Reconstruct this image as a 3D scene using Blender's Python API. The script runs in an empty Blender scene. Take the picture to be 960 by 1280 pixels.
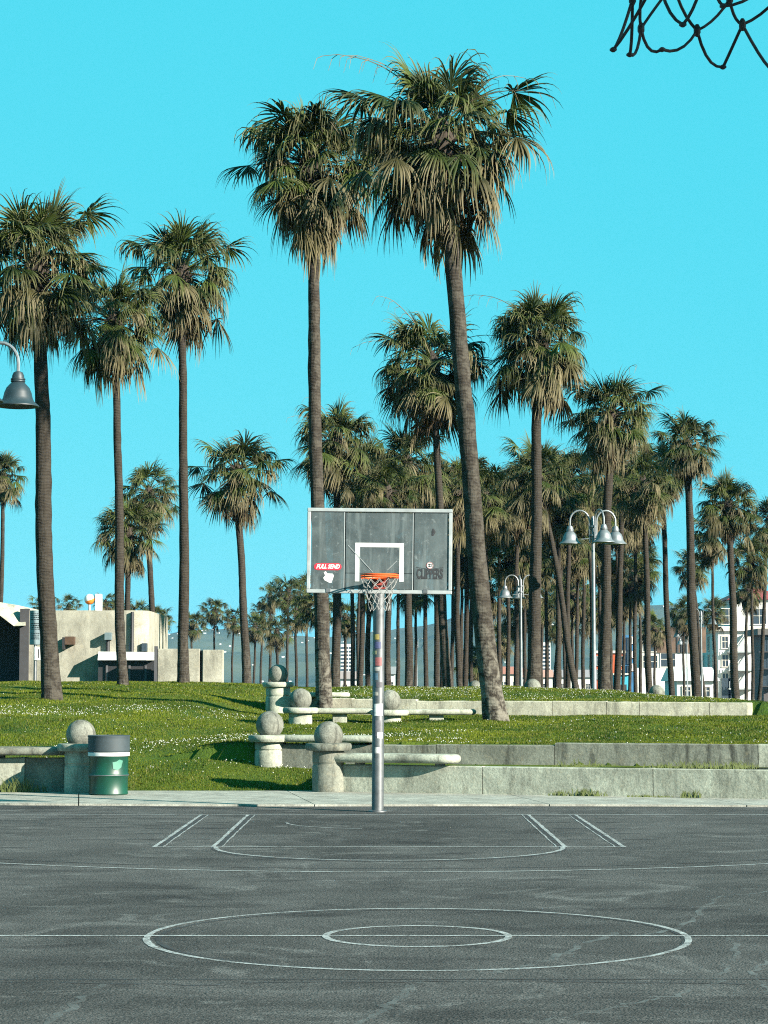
import bpy, bmesh, math, random
import numpy as np
from mathutils import Vector, Matrix
R = math.radians
SC = bpy.context.scene
COL = SC.collection

# ------------------------------------------------------------------ camera
F, CX, CY, EYE = 2706.0, 480.0, 640.0, 1.64
TH = math.atan(221.0 / F)
cam_d = bpy.data.cameras.new('camera')
cam = bpy.data.objects.new('camera', cam_d); COL.objects.link(cam)
cam.location = (0, 0, EYE)
cam.rotation_euler = (R(90) + TH, 0, 0)
cam_d.sensor_fit = 'HORIZONTAL'; cam_d.sensor_width = 36.0
cam_d.lens = F / 960.0 * 36.0
cam_d.clip_start = 0.1; cam_d.clip_end = 30000
SC.camera = cam
SC.render.resolution_x, SC.render.resolution_y = 768, 1024

# ------------------------------------------------------------------ sky, sun, exposure
SUN_AZ, SUN_EL = 126.0, 22.0            # azimuth clockwise from +Y
world = bpy.data.worlds.new('World'); SC.world = world; world.use_nodes = True
wn = world.node_tree; wn.nodes.clear()
w_out = wn.nodes.new('ShaderNodeOutputWorld'); w_bg = wn.nodes.new('ShaderNodeBackground')
w_sky = wn.nodes.new('ShaderNodeTexSky'); w_sky.sky_type = 'NISHITA'; w_sky.sun_disc = False
w_sky.sun_elevation = R(SUN_EL); w_sky.sun_rotation = R(SUN_AZ)
w_sky.air_density = 1.0; w_sky.dust_density = 0.1; w_sky.ozone_density = 1.0
w_mul = wn.nodes.new('ShaderNodeMix'); w_mul.data_type = 'RGBA'; w_mul.blend_type = 'MULTIPLY'
w_mul.inputs[0].default_value = 1.0
w_mul.inputs[7].default_value = (0.95, 0.80, 0.50, 1)
wn.links.new(w_sky.outputs[0], w_mul.inputs[6]); w_fl = wn.nodes.new('ShaderNodeMix'); w_fl.data_type = 'RGBA'      # even cyan air over the clear-sky model
w_fl.inputs[0].default_value = 0.89; w_fl.inputs[7].default_value = (0.24, 3.70, 4.65, 1)
wn.links.new(w_mul.outputs[2], w_fl.inputs[6]); wn.links.new(w_fl.outputs[2], w_bg.inputs[0])
w_bg.inputs[1].default_value = 0.054
wn.links.new(w_bg.outputs[0], w_out.inputs[0])
sun_d = bpy.data.lights.new('sun', 'SUN'); sun = bpy.data.objects.new('sun', sun_d); COL.objects.link(sun)
sun_d.energy = 5.0; sun_d.angle = R(0.5); sun_d.color = (1.0, 0.92, 0.80)
SDIR = Vector((math.sin(R(SUN_AZ)) * math.cos(R(SUN_EL)), math.cos(R(SUN_AZ)) * math.cos(R(SUN_EL)), math.sin(R(SUN_EL))))
sun.rotation_euler = SDIR.to_track_quat('Z', 'Y').to_euler()
sun.location = (20, -10, 30)
vs = SC.view_settings
vs.view_transform = 'Standard'; vs.look = 'None'; vs.gamma = 1.0; vs.use_curve_mapping = False
vs.exposure = 1.9
SC.cycles.use_denoising = False
SC.cycles.filter_width = 1.1
SC.cycles.max_bounces = 6; SC.cycles.transparent_max_bounces = 8; SC.cycles.volume_bounces = 1
SC.cycles.use_adaptive_sampling = True

# ------------------------------------------------------------------ helpers
def at(px, py, Y):
    """photo pixel seen at ground distance Y -> world point"""
    u = (px - CX) / F; v = (CY - py) / F
    yd = math.cos(TH) - v * math.sin(TH); zd = math.sin(TH) + v * math.cos(TH)
    s = Y / yd
    return Vector((u * s, Y, EYE + zd * s))
def ppm(Y): return F / Y

def tag(o, label=None, cat=None, group=None, kind=None):
    if label: o['label'] = label
    if cat: o['category'] = cat
    if group: o['group'] = group
    if kind: o['kind'] = kind
    return o
def empty(name, loc=(0, 0, 0), rz=0.0):
    o = bpy.data.objects.new(name, None); COL.objects.link(o)
    o.location = loc; o.rotation_euler = (0, 0, rz); o.empty_display_size = 0.2
    return o
def link(name, me, parent=None, loc=(0, 0, 0), rot=(0, 0, 0), sc=None):
    o = bpy.data.objects.new(name, me); COL.objects.link(o)
    o.location = loc; o.rotation_euler = rot
    if sc is not None: o.scale = (sc, sc, sc) if not hasattr(sc, '__len__') else sc
    if parent is not None: o.parent = parent
    return o

class MB:
    def __init__(s): s.v = []; s.f = []; s.c = []
    def add(s, vs_, fs):
        b = len(s.v); s.v += [tuple(p) for p in vs_]; s.f += [tuple(i + b for i in f) for f in fs]; return s
    def box(s, c, d, rz=0.0, ch=0.0):
        x, y, z = d[0] / 2, d[1] / 2, d[2] / 2
        if ch <= 0:
            P = [(-x, -y, -z), (x, -y, -z), (x, y, -z), (-x, y, -z), (-x, -y, z), (x, -y, z), (x, y, z), (-x, y, z)]
            Fc = [(3, 2, 1, 0), (4, 5, 6, 7), (0, 1, 5, 4), (1, 2, 6, 5), (2, 3, 7, 6), (3, 0, 4, 7)]
        else:
            bm = bmesh.new(); bmesh.ops.create_cube(bm, size=1.0)
            for q in bm.verts: q.co = Vector((q.co.x * d[0], q.co.y * d[1], q.co.z * d[2]))
            bmesh.ops.bevel(bm, geom=list(bm.edges), offset=ch, segments=1, affect='EDGES')
            bm.verts.index_update()
            P = [tuple(q.co) for q in bm.verts]; Fc = [tuple(q.index for q in f.verts) for f in bm.faces]; bm.free()
        ca, sa = math.cos(rz), math.sin(rz)
        return s.add([(c[0] + p[0] * ca - p[1] * sa, c[1] + p[0] * sa + p[1] * ca, c[2] + p[2]) for p in P], Fc)
    def tube(s, pts, rad, n=8, cap=True):
        pts = [Vector(p) for p in pts]; m = len(pts)
        if not hasattr(rad, '__len__'): rad = [rad] * m
        ref = None; V = []
        for i, p in enumerate(pts):
            t = (pts[min(i + 1, m - 1)] - pts[max(i - 1, 0)])
            t = t.normalized() if t.length > 1e-9 else Vector((0, 0, 1))
            if ref is None:
                ref = t.orthogonal().normalized()
            else:
                ref = (ref - t * ref.dot(t)); ref = ref.normalized() if ref.length > 1e-6 else t.orthogonal().normalized()
            b = t.cross(ref)
            for k in range(n):
                a = 2 * math.pi * k / n
                V.append(p + (ref * math.cos(a) + b * math.sin(a)) * rad[i])
        Fc = []
        for i in range(m - 1):
            for k in range(n):
                k2 = (k + 1) % n
                Fc.append((i * n + k, i * n + k2, (i + 1) * n + k2, (i + 1) * n + k))
        if cap:
            Fc.append(tuple(reversed(range(n)))); Fc.append(tuple((m - 1) * n + k for k in range(n)))
        return s.add(V, Fc)
    def lathe(s, prof, n=24, c=(0, 0, 0), cap=True, jit=0.0, rng=None):
        V = []; m = len(prof)
        for (r, z) in prof:
            for k in range(n):
                a = 2 * math.pi * k / n
                rr = r + (rng.uniform(-jit, jit) if rng else 0)
                V.append((c[0] + rr * math.cos(a), c[1] + rr * math.sin(a), c[2] + z))
        Fc = []
        for i in range(m - 1):
            for k in range(n):
                k2 = (k + 1) % n
                Fc.append((i * n + k, i * n + k2, (i + 1) * n + k2, (i + 1) * n + k))
        if cap:
            Fc.append(tuple(reversed(range(n)))); Fc.append(tuple((m - 1) * n + k for k in range(n)))
        return s.add(V, Fc)
    def mesh(s, name, mat=None, smooth=35):
        me = bpy.data.meshes.new(name); me.from_pydata(s.v, [], s.f); me.update()
        if mat: me.materials.append(mat)
        if smooth:
            me.shade_smooth()
            try: me.set_sharp_from_angle(angle=R(smooth))
            except Exception: pass
        return me
    def build(s, name, mat, parent=None, loc=(0, 0, 0), rot=(0, 0, 0), smooth=35):
        return link(name, s.mesh(name, mat, smooth), parent, loc, rot)

# ------------------------------------------------------------------ materials
class N:
    """tiny node-tree helper"""
    def __init__(s, name):
        s.m = bpy.data.materials.new(name); s.m.use_nodes = True
        s.t = s.m.node_tree; s.t.nodes.clear()
        s.out = s.t.nodes.new('ShaderNodeOutputMaterial')
        s.b = s.t.nodes.new('ShaderNodeBsdfPrincipled'); s.t.links.new(s.b.outputs[0], s.out.inputs[0])
    def set(s, sock, v):
        if v is None: return
        if hasattr(v, 'is_linked') or isinstance(v, bpy.types.NodeSocket): s.t.links.new(v, sock)
        else:
            if sock.type == 'RGBA' and len(v) == 3: v = (*v, 1)
            sock.default_value = v
    def coord(s, kind='Object', scale=(1, 1, 1)):
        tc = s.t.nodes.new('ShaderNodeTexCoord'); mp = s.t.nodes.new('ShaderNodeMapping')
        mp.inputs[3].default_value = scale
        s.t.links.new(tc.outputs[kind], mp.inputs[0]); return mp.outputs[0]
    def world(s, scale=(1, 1, 1)):
        g = s.t.nodes.new('ShaderNodeNewGeometry'); mp = s.t.nodes.new('ShaderNodeMapping')
        mp.inputs[3].default_value = scale
        s.t.links.new(g.outputs['Position'], mp.inputs[0]); return mp.outputs[0]
    def noise(s, vec, scale, detail=4, rough=0.55, dist=0.0):
        n = s.t.nodes.new('ShaderNodeTexNoise'); s.set(n.inputs['Vector'], vec)
        n.inputs['Scale'].default_value = scale; n.inputs['Detail'].default_value = detail
        n.inputs['Roughness'].default_value = rough; n.inputs['Distortion'].default_value = dist
        return n.outputs[0]
    def voro(s, vec, scale, feat='F1', rnd=1.0):
        n = s.t.nodes.new('ShaderNodeTexVoronoi'); n.feature = feat; s.set(n.inputs['Vector'], vec)
        n.inputs['Scale'].default_value = scale
        n.inputs['Randomness'].default_value = rnd
        return n.outputs[0]
    def ramp(s, fac, stops):
        n = s.t.nodes.new('ShaderNodeValToRGB'); e = n.color_ramp.elements
        while len(e) < len(stops): e.new(0.5)
        for i, (p, c) in enumerate(stops):
            e[i].position = p; e[i].color = (c, c, c, 1) if not hasattr(c, '__len__') else (*c, 1)
        s.set(n.inputs[0], fac); return n.outputs[0]
    def mix(s, fac, a, b, mode='MIX'):
        n = s.t.nodes.new('ShaderNodeMix'); n.data_type = 'RGBA'; n.blend_type = mode
        s.set(n.inputs[0], fac); s.set(n.inputs[6], a); s.set(n.inputs[7], b); return n.outputs[2]
    def math(s, op, a, b=None):
        n = s.t.nodes.new('ShaderNodeMath'); n.operation = op; s.set(n.inputs[0], a)
        if b is not None: s.set(n.inputs[1], b)
        return n.outputs[0]
    def attr(s, name):
        n = s.t.nodes.new('ShaderNodeAttribute'); n.attribute_name = name
        sp = s.t.nodes.new('ShaderNodeSeparateColor'); s.t.links.new(n.outputs['Color'], sp.inputs[0])
        return sp.outputs[0], sp.outputs[1]
    def rnd(s):
        return s.t.nodes.new('ShaderNodeObjectInfo').outputs['Random']
    def bump(s, h, strength=0.3, dist=0.02):
        n = s.t.nodes.new('ShaderNodeBump'); n.inputs['Strength'].default_value = strength
        n.inputs['Distance'].default_value = dist; s.set(n.inputs['Height'], h)
        s.t.links.new(n.outputs[0], s.b.inputs['Normal']); return n.outputs[0]
    def fin(s, col=None, rough=0.8, metal=0.0, spec=None):
        s.set(s.b.inputs['Base Color'], col); s.set(s.b.inputs['Roughness'], rough); s.set(s.b.inputs['Metallic'], metal)
        if spec is not None: s.b.inputs['Specular IOR Level'].default_value = spec
        return s.m
    def translucent(s, col, fac):
        tr = s.t.nodes.new('ShaderNodeBsdfTranslucent'); s.set(tr.inputs[0], col)
        mx = s.t.nodes.new('ShaderNodeMixShader'); mx.inputs[0].default_value = fac
        s.t.links.new(s.b.outputs[0], mx.inputs[1]); s.t.links.new(tr.outputs[0], mx.inputs[2])
        s.t.links.new(mx.outputs[0], s.out.inputs[0])

M = {}
def m_asphalt():
    n = N('asphalt'); w = n.world()
    big = n.noise(w, 0.22, 6, 0.66, 1.0)
    streak = n.noise(n.world((0.55, 0.62, 1)), 1.0, 8, 0.74, 2.6)
    mid = n.noise(w, 1.1, 7, 0.74, 0.8)
    fine = n.noise(w, 40, 5, 0.85)
    speck = n.voro(w, 70)
    c = n.mix(n.ramp(big, [(0.36, 0.0), (0.64, 1.0)]), (0.052, 0.053, 0.051), (0.102, 0.103, 0.099))
    c = n.mix(n.math('MULTIPLY', n.ramp(mid, [(0.48, 0.0), (0.68, 1.0)]), 0.6), c, (0.140, 0.142, 0.136))
    c = n.mix(n.math('MULTIPLY', n.ramp(streak, [(0.55, 0.0), (0.64, 1.0)]), 0.6), c, (0.18, 0.184, 0.176))
    dk = n.noise(n.world((0.5, 0.9, 1)), 0.8, 7, 0.70, 1.4)
    c = n.mix(n.math('MULTIPLY', n.ramp(dk, [(0.53, 0.0), (0.66, 1.0)]), 0.6), c, (0.024, 0.024, 0.025))
    c = n.mix(0.95, c, n.ramp(fine, [(0.36, 0.18), (0.50, 0.72), (0.64, 1.0)]), 'MULTIPLY')
    c = n.mix(n.math('MULTIPLY', n.ramp(speck, [(0.0, 1.0), (0.32, 0.0)]), n.ramp(n.noise(w, 20, 3), [(0.38, 0.0), (0.58, 0.85)])), c, (0.23, 0.235, 0.225))
    h = n.math('ADD', n.math('MULTIPLY', fine, 1.2), speck)
    n.bump(h, 0.8, 0.012)
    return n.fin(c, 0.95, spec=0.06)
def m_concrete(name, base, dark=0.5, stain=0.6, scale=1.0, warm=(0.30, 0.26, 0.17)):
    n = N(name); w = n.world()
    a = n.noise(w, 1.6 * scale, 6, 0.65, 0.4); b = n.noise(w, 14 * scale, 5, 0.6); f = n.noise(w, 120, 3, 0.6)
    v = n.noise(n.world((3.5, 3.5, 0.7)), 1.2 * scale, 5, 0.7, 0.3)
    dk = tuple(x * dark for x in base)
    c = n.mix(n.ramp(a, [(0.36, 0.0), (0.66, 1.0)]), tuple(x * 0.62 for x in base), tuple(min(1, x * 1.08) for x in base))
    c = n.mix(n.math('MULTIPLY', n.ramp(v, [(0.50, 0.0), (0.70, 1.0)]), stain), c, dk)
    c = n.mix(n.math('MULTIPLY', n.ramp(b, [(0.55, 0.0), (0.78, 1.0)]), 0.4), c, warm)
    c = n.mix(0.7, c, n.ramp(n.noise(w, 38, 5, 0.75), [(0.34, 0.45), (0.6, 1.0)]), 'MULTIPLY')
    pit = n.voro(w, 55)
    h = n.math('ADD', n.math('MULTIPLY', b, 1.2), n.math('MULTIPLY', f, 0.4))
    n.bump(h, 0.45, 0.015)
    return n.fin(c, 0.92, spec=0.06)
def m_plain(name, col, rough=0.6, metal=0.0, var=0.25, sc=6.0, bump=0.0):
    n = N(name); k = n.coord()
    a = n.noise(k, sc, 5, 0.6)
    c = n.mix(n.ramp(a, [(0.3, 0.0), (0.72, 1.0)]), tuple(x * (1 - var) for x in col), tuple(min(1, x * (1 + var * 0.5)) for x in col))
    if bump: n.bump(a, bump, 0.01)
    return n.fin(c, rough, metal)
def m_paint_line():
    n = N('court_paint'); w = n.world()
    wear = n.noise(n.world((2.0, 3.0, 1)), 2.2, 7, 0.72, 0.6); fine = n.noise(w, 60, 4, 0.7)
    c = n.mix(n.ramp(fine, [(0.3, 0.0), (0.6, 1.0)]), (0.17, 0.178, 0.175), (0.40, 0.415, 0.40))
    al = n.ramp(n.math('ADD', n.math('MULTIPLY', wear, 0.7), n.math('MULTIPLY', fine, 0.4)), [(0.42, 0.03), (0.60, 0.80)])
    n.b.inputs['Roughness'].default_value = 0.75
    n.set(n.b.inputs['Base Color'], c); n.set(n.b.inputs['Alpha'], al)
    n.bump(fine, 0.3, 0.004)
    return n.m
def m_paint_old():
    n = N('blacked_out_paint'); w = n.world()
    wear = n.noise(n.world((1.4, 2.5, 1)), 2.0, 6, 0.7, 0.6)
    al = n.ramp(wear, [(0.34, 0.15), (0.6, 0.85)])
    n.set(n.b.inputs['Alpha'], al); n.bump(n.noise(w, 80, 3), 0.3, 0.004)
    return n.fin((0.016, 0.017, 0.018), 0.9)
def m_grass_ground():
    n = N('lawn_soil'); w = n.world()
    a = n.noise(w, 0.55, 5, 0.6); b = n.noise(w, 22, 4, 0.7)
    c = n.mix(n.ramp(a, [(0.35, 0.0), (0.65, 1.0)]), (0.034, 0.072, 0.010), (0.090, 0.120, 0.012))
    c = n.mix(n.ramp(b, [(0.4, 0.0), (0.75, 0.7)]), c, (0.022, 0.034, 0.008))
    n.bump(b, 0.8, 0.05)
    return n.fin(c, 0.95, spec=0.1)
def m_blades():
    n = N('grass_blades'); w = n.world()
    t, r = n.attr('Col')
    a = n.noise(w, 0.42, 6, 0.66); a2 = n.noise(w, 1.3, 5, 0.65)
    c = n.mix(n.ramp(a, [(0.36, 0.0), (0.62, 1.0)]), (0.020, 0.050, 0.006), (0.118, 0.142, 0.011))
    c = n.mix(n.math('MULTIPLY', n.ramp(a2, [(0.52, 0.0), (0.7, 1.0)]), 0.5), c, (0.14, 0.13, 0.022))
    c = n.mix(n.ramp(r, [(0.0, 0.0), (1.0, 1.0)]), n.mix(1.0, c, (0.7, 0.75, 0.7), 'MULTIPLY'), c)
    c = n.mix(n.ramp(r, [(0.90, 0.0), (0.93, 0.8)]), c, (0.20, 0.18, 0.07))
    m = n.fin(c, 0.7, spec=0.08); n.translucent(c, 0.3); return m
def m_frond(name, c1, c2, tip, trans=0.25, tipstart=0.45):
    n = N(name); t, r = n.attr('Col'); rnd = n.rnd()
    c = n.mix(rnd, c1, c2)
    c = n.mix(n.math('MULTIPLY', n.ramp(t, [(tipstart, 0.0), (1.0, 1.0)]), n.ramp(r, [(0.0, 0.25), (1.0, 1.0)])), c, tip)  # tips: straw yellowing plus painted brightness of sunlit strands
    c = n.mix(n.ramp(r, [(0.0, 0.0), (1.0, 0.55)]), c, n.mix(1.0, c, (0.55, 0.58, 0.6), 'MULTIPLY'))
    m = n.fin(c, 0.6, spec=0.10); n.translucent(c, trans * .6); return m
def m_trunk(name, base, pale):
    n = N(name); k = n.coord()
    g = n.t.nodes.new('ShaderNodeTexCoord')
    sep = n.t.nodes.new('ShaderNodeSeparateXYZ'); n.t.links.new(k, sep.inputs[0]); z = sep.outputs[2]
    ring = n.t.nodes.new('ShaderNodeTexWave'); ring.wave_type = 'BANDS'; ring.bands_direction = 'Z'
    ring.inputs['Scale'].default_value = 4.2; ring.inputs['Distortion'].default_value = 7.0
    ring.inputs['Detail'].default_value = 3; ring.inputs['Detail Scale'].default_value = 1.2
    n.t.links.new(k, ring.inputs['Vector'])
    vert = n.noise(n.coord('Object', (9, 9, 0.8)), 1.6, 5, 0.7)
    blot = n.noise(k, 5.0, 6, 0.68, 0.5)
    c = n.mix(n.ramp(ring.outputs[0], [(0.2, 0.0), (0.8, 1.0)]), tuple(x * 0.84 for x in base), tuple(x * 1.08 for x in base))
    c = n.mix(n.math('MULTIPLY', n.ramp(vert, [(0.5, 0.0), (0.72, 1.0)]), 0.7), c, tuple(x * 0.42 for x in base))
    low = n.ramp(n.math('DIVIDE', z, 4.0), [(0.1, 1.0), (0.62, 0.25)])
    c = n.mix(n.math('MULTIPLY', n.math('MULTIPLY', n.ramp(blot, [(0.44, 0.0), (0.58, 1.0)]), low), 0.85), c, pale)
    c = n.mix(n.math('MULTIPLY', n.ramp(n.rnd(), [(0, 0.0), (1, 0.4)]), 1.0), c, n.mix(1.0, c, (0.6, 0.58, 0.55), 'MULTIPLY'))
    h = n.math('ADD', n.math('MULTIPLY', ring.outputs[0], 0.22), n.math('ADD', vert, n.math('MULTIPLY', blot, 0.6)))
    n.bump(h, 0.9, 0.03)
    return n.fin(c, 0.95, spec=0.03)
def m_acrylic():
    n = N('scratched_acrylic'); k = n.coord()
    a = n.noise(k, 2.2, 6, 0.65, 0.6); v = n.noise(n.coord('Object', (7, 1, 0.7)), 1.4, 4, 0.6, 0.3); s = n.noise(k, 14, 5, 0.7, 1.0)
    c = n.mix(n.ramp(a, [(0.3, 0.0), (0.7, 1.0)]), (0.026, 0.037, 0.040), (0.080, 0.102, 0.104))
    c = n.mix(n.math('MULTIPLY', n.ramp(v, [(0.52, 0.0), (0.66, 1.0)]), 0.45), c, (0.14, 0.17, 0.17))
    c = n.mix(n.math('MULTIPLY', n.ramp(s, [(0.60, 0.0), (0.72, 1.0)]), 0.55), c, (0.20, 0.24, 0.24))
    n.set(n.b.inputs['Alpha'], 0.78)
    return n.fin(c, n.ramp(s, [(0.3, 0.35), (0.7, 0.6)]))
def m_galv(name='galvanised_steel', col=(0.42, 0.44, 0.44), rough=0.42, metal=0.65):
    n = N(name); k = n.coord()
    a = n.noise(k, 5, 5, 0.7, 0.5); b = n.voro(k, 30)
    c = n.mix(n.ramp(a, [(0.3, 0.0), (0.7, 1.0)]), tuple(x * 0.72 for x in col), tuple(min(1, x * 1.1) for x in col))
    c = n.mix(n.math('MULTIPLY', n.ramp(b, [(0.0, 1.0), (0.5, 0.0)]), 0.2), c, tuple(x * 0.6 for x in col))
    return n.fin(c, n.ramp(a, [(0.2, rough), (0.8, rough + 0.2)]), metal)
def m_hill():
    n = N('hill_chaparral'); w = n.world()
    a = n.noise(w, 0.004, 6, 0.65); b = n.noise(w, 0.03, 5, 0.7)
    c = n.mix(n.ramp(a, [(0.35, 0.0), (0.7, 1.0)]), (0.035, 0.06, 0.045), (0.085, 0.10, 0.06))
    c = n.mix(n.ramp(b, [(0.5, 0.0), (0.72, 0.6)]), c, (0.09, 0.10, 0.07))
    return n.fin(c, 0.95, spec=0.0)

M['asphalt'] = m_asphalt(); M['paint'] = m_paint_line(); M['oldpaint'] = m_paint_old()
M['conc'] = m_concrete('aged_concrete', (0.37, 0.388, 0.315), 0.28, 0.85)
M['conc_dirty'] = m_concrete('stained_concrete', (0.205, 0.215, 0.178), 0.20, 0.95)
M['conc_pale'] = m_concrete('pale_concrete', (0.42, 0.41, 0.325), 0.35, 0.8, 1.0, (0.30, 0.24, 0.10))
M['conc_bld'] = m_concrete('cast_concrete', (0.32, 0.312, 0.255), 0.42, 0.85, 0.7)
M['conc_ball'] = m_concrete('ball_concrete', (0.20, 0.207, 0.175), 0.20, 1.0, 2.2, (0.13, 0.13, 0.10))
M['walk'] = m_concrete('pavement_concrete', (0.34, 0.34, 0.295), 0.45, 0.5, 1.6)
M['lawn'] = m_grass_ground(); M['blades'] = m_blades()
M['f_live'] = m_frond('frond_green', (0.009, 0.019, 0.006), (0.050, 0.070, 0.015), (0.20, 0.18, 0.090))
M['f_old'] = m_frond('frond_olive', (0.015, 0.019, 0.007), (0.064, 0.058, 0.024), (0.30, 0.25, 0.150), 0.2, 0.25)
M['f_dead'] = m_frond('frond_dead', (0.026, 0.018, 0.010), (0.065, 0.045, 0.025), (0.15, 0.11, 0.065), 0.12, 0.2)
M['petiole'] = m_plain('petiole', (0.07, 0.066, 0.03), 0.6)
M['stalk'] = m_plain('dry_stalk', (0.10, 0.075, 0.04), 0.8)
M['trunk'] = m_trunk('palm_bark', (0.034, 0.030, 0.025), (0.070, 0.064, 0.053))
M['trunk_pale'] = m_trunk('palm_bark_weathered', (0.034, 0.030, 0.025), (0.155, 0.146, 0.120))
M['boots'] = m_plain('leaf_bases', (0.03, 0.022, 0.014), 0.95, 0, 0.5, 9, 0.6)
M['galv'] = m_galv('galvanised_steel', (0.15, 0.16, 0.165), 0.40, 0.75); M['lampmetal'] = m_galv('lamp_paint', (0.17, 0.19, 0.20), 0.38, 0.5)
M['frame'] = m_plain('white_frame', (0.25, 0.275, 0.275), 0.5, 0.1, 0.25, 9)
M['white'] = m_plain('white_paint', (0.50, 0.51, 0.495), 0.6, 0, 0.15, 14)
M['acryl'] = m_acrylic()
M['orange'] = m_plain('orange_rim', (0.62, 0.085, 0.012), 0.45, 0, 0.35, 20)
M['red'] = m_plain('red_sticker', (0.62, 0.012, 0.030), 0.5, 0, 0.15, 20)
M['dredbr'] = m_plain('dark_red_steel', (0.20, 0.025, 0.015), 0.6, 0, 0.4, 20)
M['black'] = m_plain('black', (0.012, 0.013, 0.015), 0.6, 0, 0.2, 20)
M['net'] = m_plain('white_cord', (0.26, 0.26, 0.245), 0.8, 0, 0.25, 30)
M['net_backlit'] = m_plain('backlit_cord', (0.045, 0.045, 0.05), 0.75, 0, 0.5, 18)  # near net: cord darkened in colour to look backlit
M['bin'] = m_plain('green_enamel', (0.0015, 0.040, 0.023), 0.42, 0, 0.35, 5)
M['binpatch'] = m_plain('pale_green_paint', (0.03, 0.15, 0.10), 0.5)
M['clover'] = m_plain('clover_white', (0.38, 0.39, 0.34), 0.8)
M['glass'] = m_plain('dark_glass', (0.03, 0.04, 0.05), 0.12, 0, 0.2)
M['hill'] = m_hill()

rngS = np.random.default_rng(5)
# ------------------------------------------------------------------ terrain
def sstep(a, b, x): t = np.clip((x - a) / (b - a), 0, 1); return t * t * (3 - 2 * t)
def Aline(x): return 34.3 - (x + 0.75) * 0.357
def Bline(x): return 36.35 - 0.30 * x - 0.0 * x
def Cline(x): return 51.2 - 0.22 * (x + 2)
def zL(D): return np.interp(D, [0, 34.5, 36, 38, 41, 44, 48, 52, 56, 60, 66, 74, 90, 110, 9e3], [-.05, -.02, .20, .53, .78, 1.0, 1.27, 1.50, 1.68, 1.80, 1.80, 1.55, .6, -.05, -.05])
def zR(x, D):
    A, B, C = Aline(x), Bline(x), Cline(x)
    low = np.where(D < A + 0.14, -0.05, 0.40)
    mid = 0.72 + 0.30 * sstep(0, 13, D - B)
    crest = 1.66 - 0.30 * sstep(3.5, 9.5, x)
    up = 1.31 + (crest - 1.31) * sstep(0, 8, D - C)
    up = up * (1 - sstep(16, 40, D - C)) - 0.05 * sstep(16, 40, D - C)
    up = up * (1 - sstep(8.6, 10.6, x)) + (-0.05) * sstep(8.6, 10.6, x)
    mid2 = mid * (1 - sstep(9.2, 14, x)) - 0.05 * sstep(9.2, 14, x)
    z = np.where(D < B + 0.14, low, mid2)
    return np.where(D > C + 0.14, up, z)
def gz(x, D):
    x = np.asarray(x, float); D = np.asarray(D, float)
    L = zL(D); Rr = zR(x, D)
    behind = D > Bline(x) + 0.14
    k = np.where(behind, sstep(-4.6, -1.95, x), (x > -0.78).astype(float))
    k = np.where(D > Cline(x) + 0.14, sstep(-5.0, -2.3, x), k)
    z = L * (1 - k) + Rr * k
    b = 0.035 * np.sin(1.3 * x + 0.7 * D) * np.sin(0.9 * D - 0.6 * x) + 0.02 * np.sin(3.1 * x + 1.1) * np.sin(2.3 * D)
    return z + b * sstep(34.8, 37, D)
def gz1(x, D): return float(gz(x, D))

xs = np.concatenate([-np.geomspace(9, 140, 26)[::-1], np.arange(-8.85, 11, 0.15), np.geomspace(11.1, 140, 26)])
ds = np.concatenate([np.arange(34.46, 53, 0.13), np.arange(53, 68, 0.4), np.geomspace(68, 160, 40)])
XX, DD = np.meshgrid(xs, ds); ZZ = gz(XX, DD)
nx_, nd_ = len(xs), len(ds)
me = bpy.data.meshes.new('lawn')
idx = np.arange(nx_ * nd_).reshape(nd_, nx_)
quads = np.stack([idx[:-1, :-1], idx[:-1, 1:], idx[1:, 1:], idx[1:, :-1]], -1).reshape(-1, 4)
me.from_pydata(np.stack([XX, DD, ZZ], -1).reshape(-1, 3).tolist(), [], quads.tolist()); me.materials.append(M['lawn']); me.shade_smooth()
lawn = tag(link('lawn', me), kind='structure')

m = MB(); m.add([(-9000, -3000, -0.09), (9000, -3000, -0.09), (9000, 5200, -0.09), (-9000, 5200, -0.09)], [(0, 1, 2, 3)])
n_ = N('sandy_ground'); g_ = n_.noise(n_.world(), 0.05, 5)
tag(m.build('ground', n_.fin(n_.mix(g_, (0.10, 0.11, 0.07), (0.20, 0.19, 0.13)), 0.95), smooth=0), kind='structure')

# court
def walk_near(x): return 30.55 + 0.10 * math.sin(x * 0.7) - 0.035 * x
m = MB()
cx_ = np.linspace(-40, 40, 81)
for x in cx_: m.v += [(x, -14, 0.0), (x, walk_near(x) + 0.25, 0.0)]
for i in range(80): m.f.append((2 * i, 2 * i + 2, 2 * i + 3, 2 * i + 1))
court = tag(m.build('court', M['asphalt'], smooth=0), kind='structure')

LZ = 0.004
def ribbon(pts, w, name, mat=None, z=LZ, rag=0.0, seed=1):
    rg = random.Random(seed); mb = MB(); n = len(pts)
    for i, p in enumerate(pts):
        a = Vector(pts[max(i - 1, 0)]); b = Vector(pts[min(i + 1, n - 1)]); t = (b - a).normalized(); q = Vector((-t.y, t.x))
        r1, r2 = rg.uniform(-rag, rag), rg.uniform(-rag, rag)
        mb.v += [(p[0] + q.x * (w / 2 + r1), p[1] + q.y * (w / 2 + r1), z), (p[0] - q.x * (w / 2 + r2), p[1] - q.y * (w / 2 + r2), z)]
    for i in range(n - 1): mb.f.append((2 * i, 2 * i + 1, 2 * i + 3, 2 * i + 2))
    return mb.build(name, mat or M['paint'], court, smooth=0)
def line(a, b, w, name, mat=None, z=LZ, seg=0.25):
    a, b = Vector(a), Vector(b); n = max(2, int((b - a).length / seg))
    return ribbon([tuple(a.lerp(b, i / n)) for i in range(n + 1)], w, name, mat, z, 0.006, n)
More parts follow.
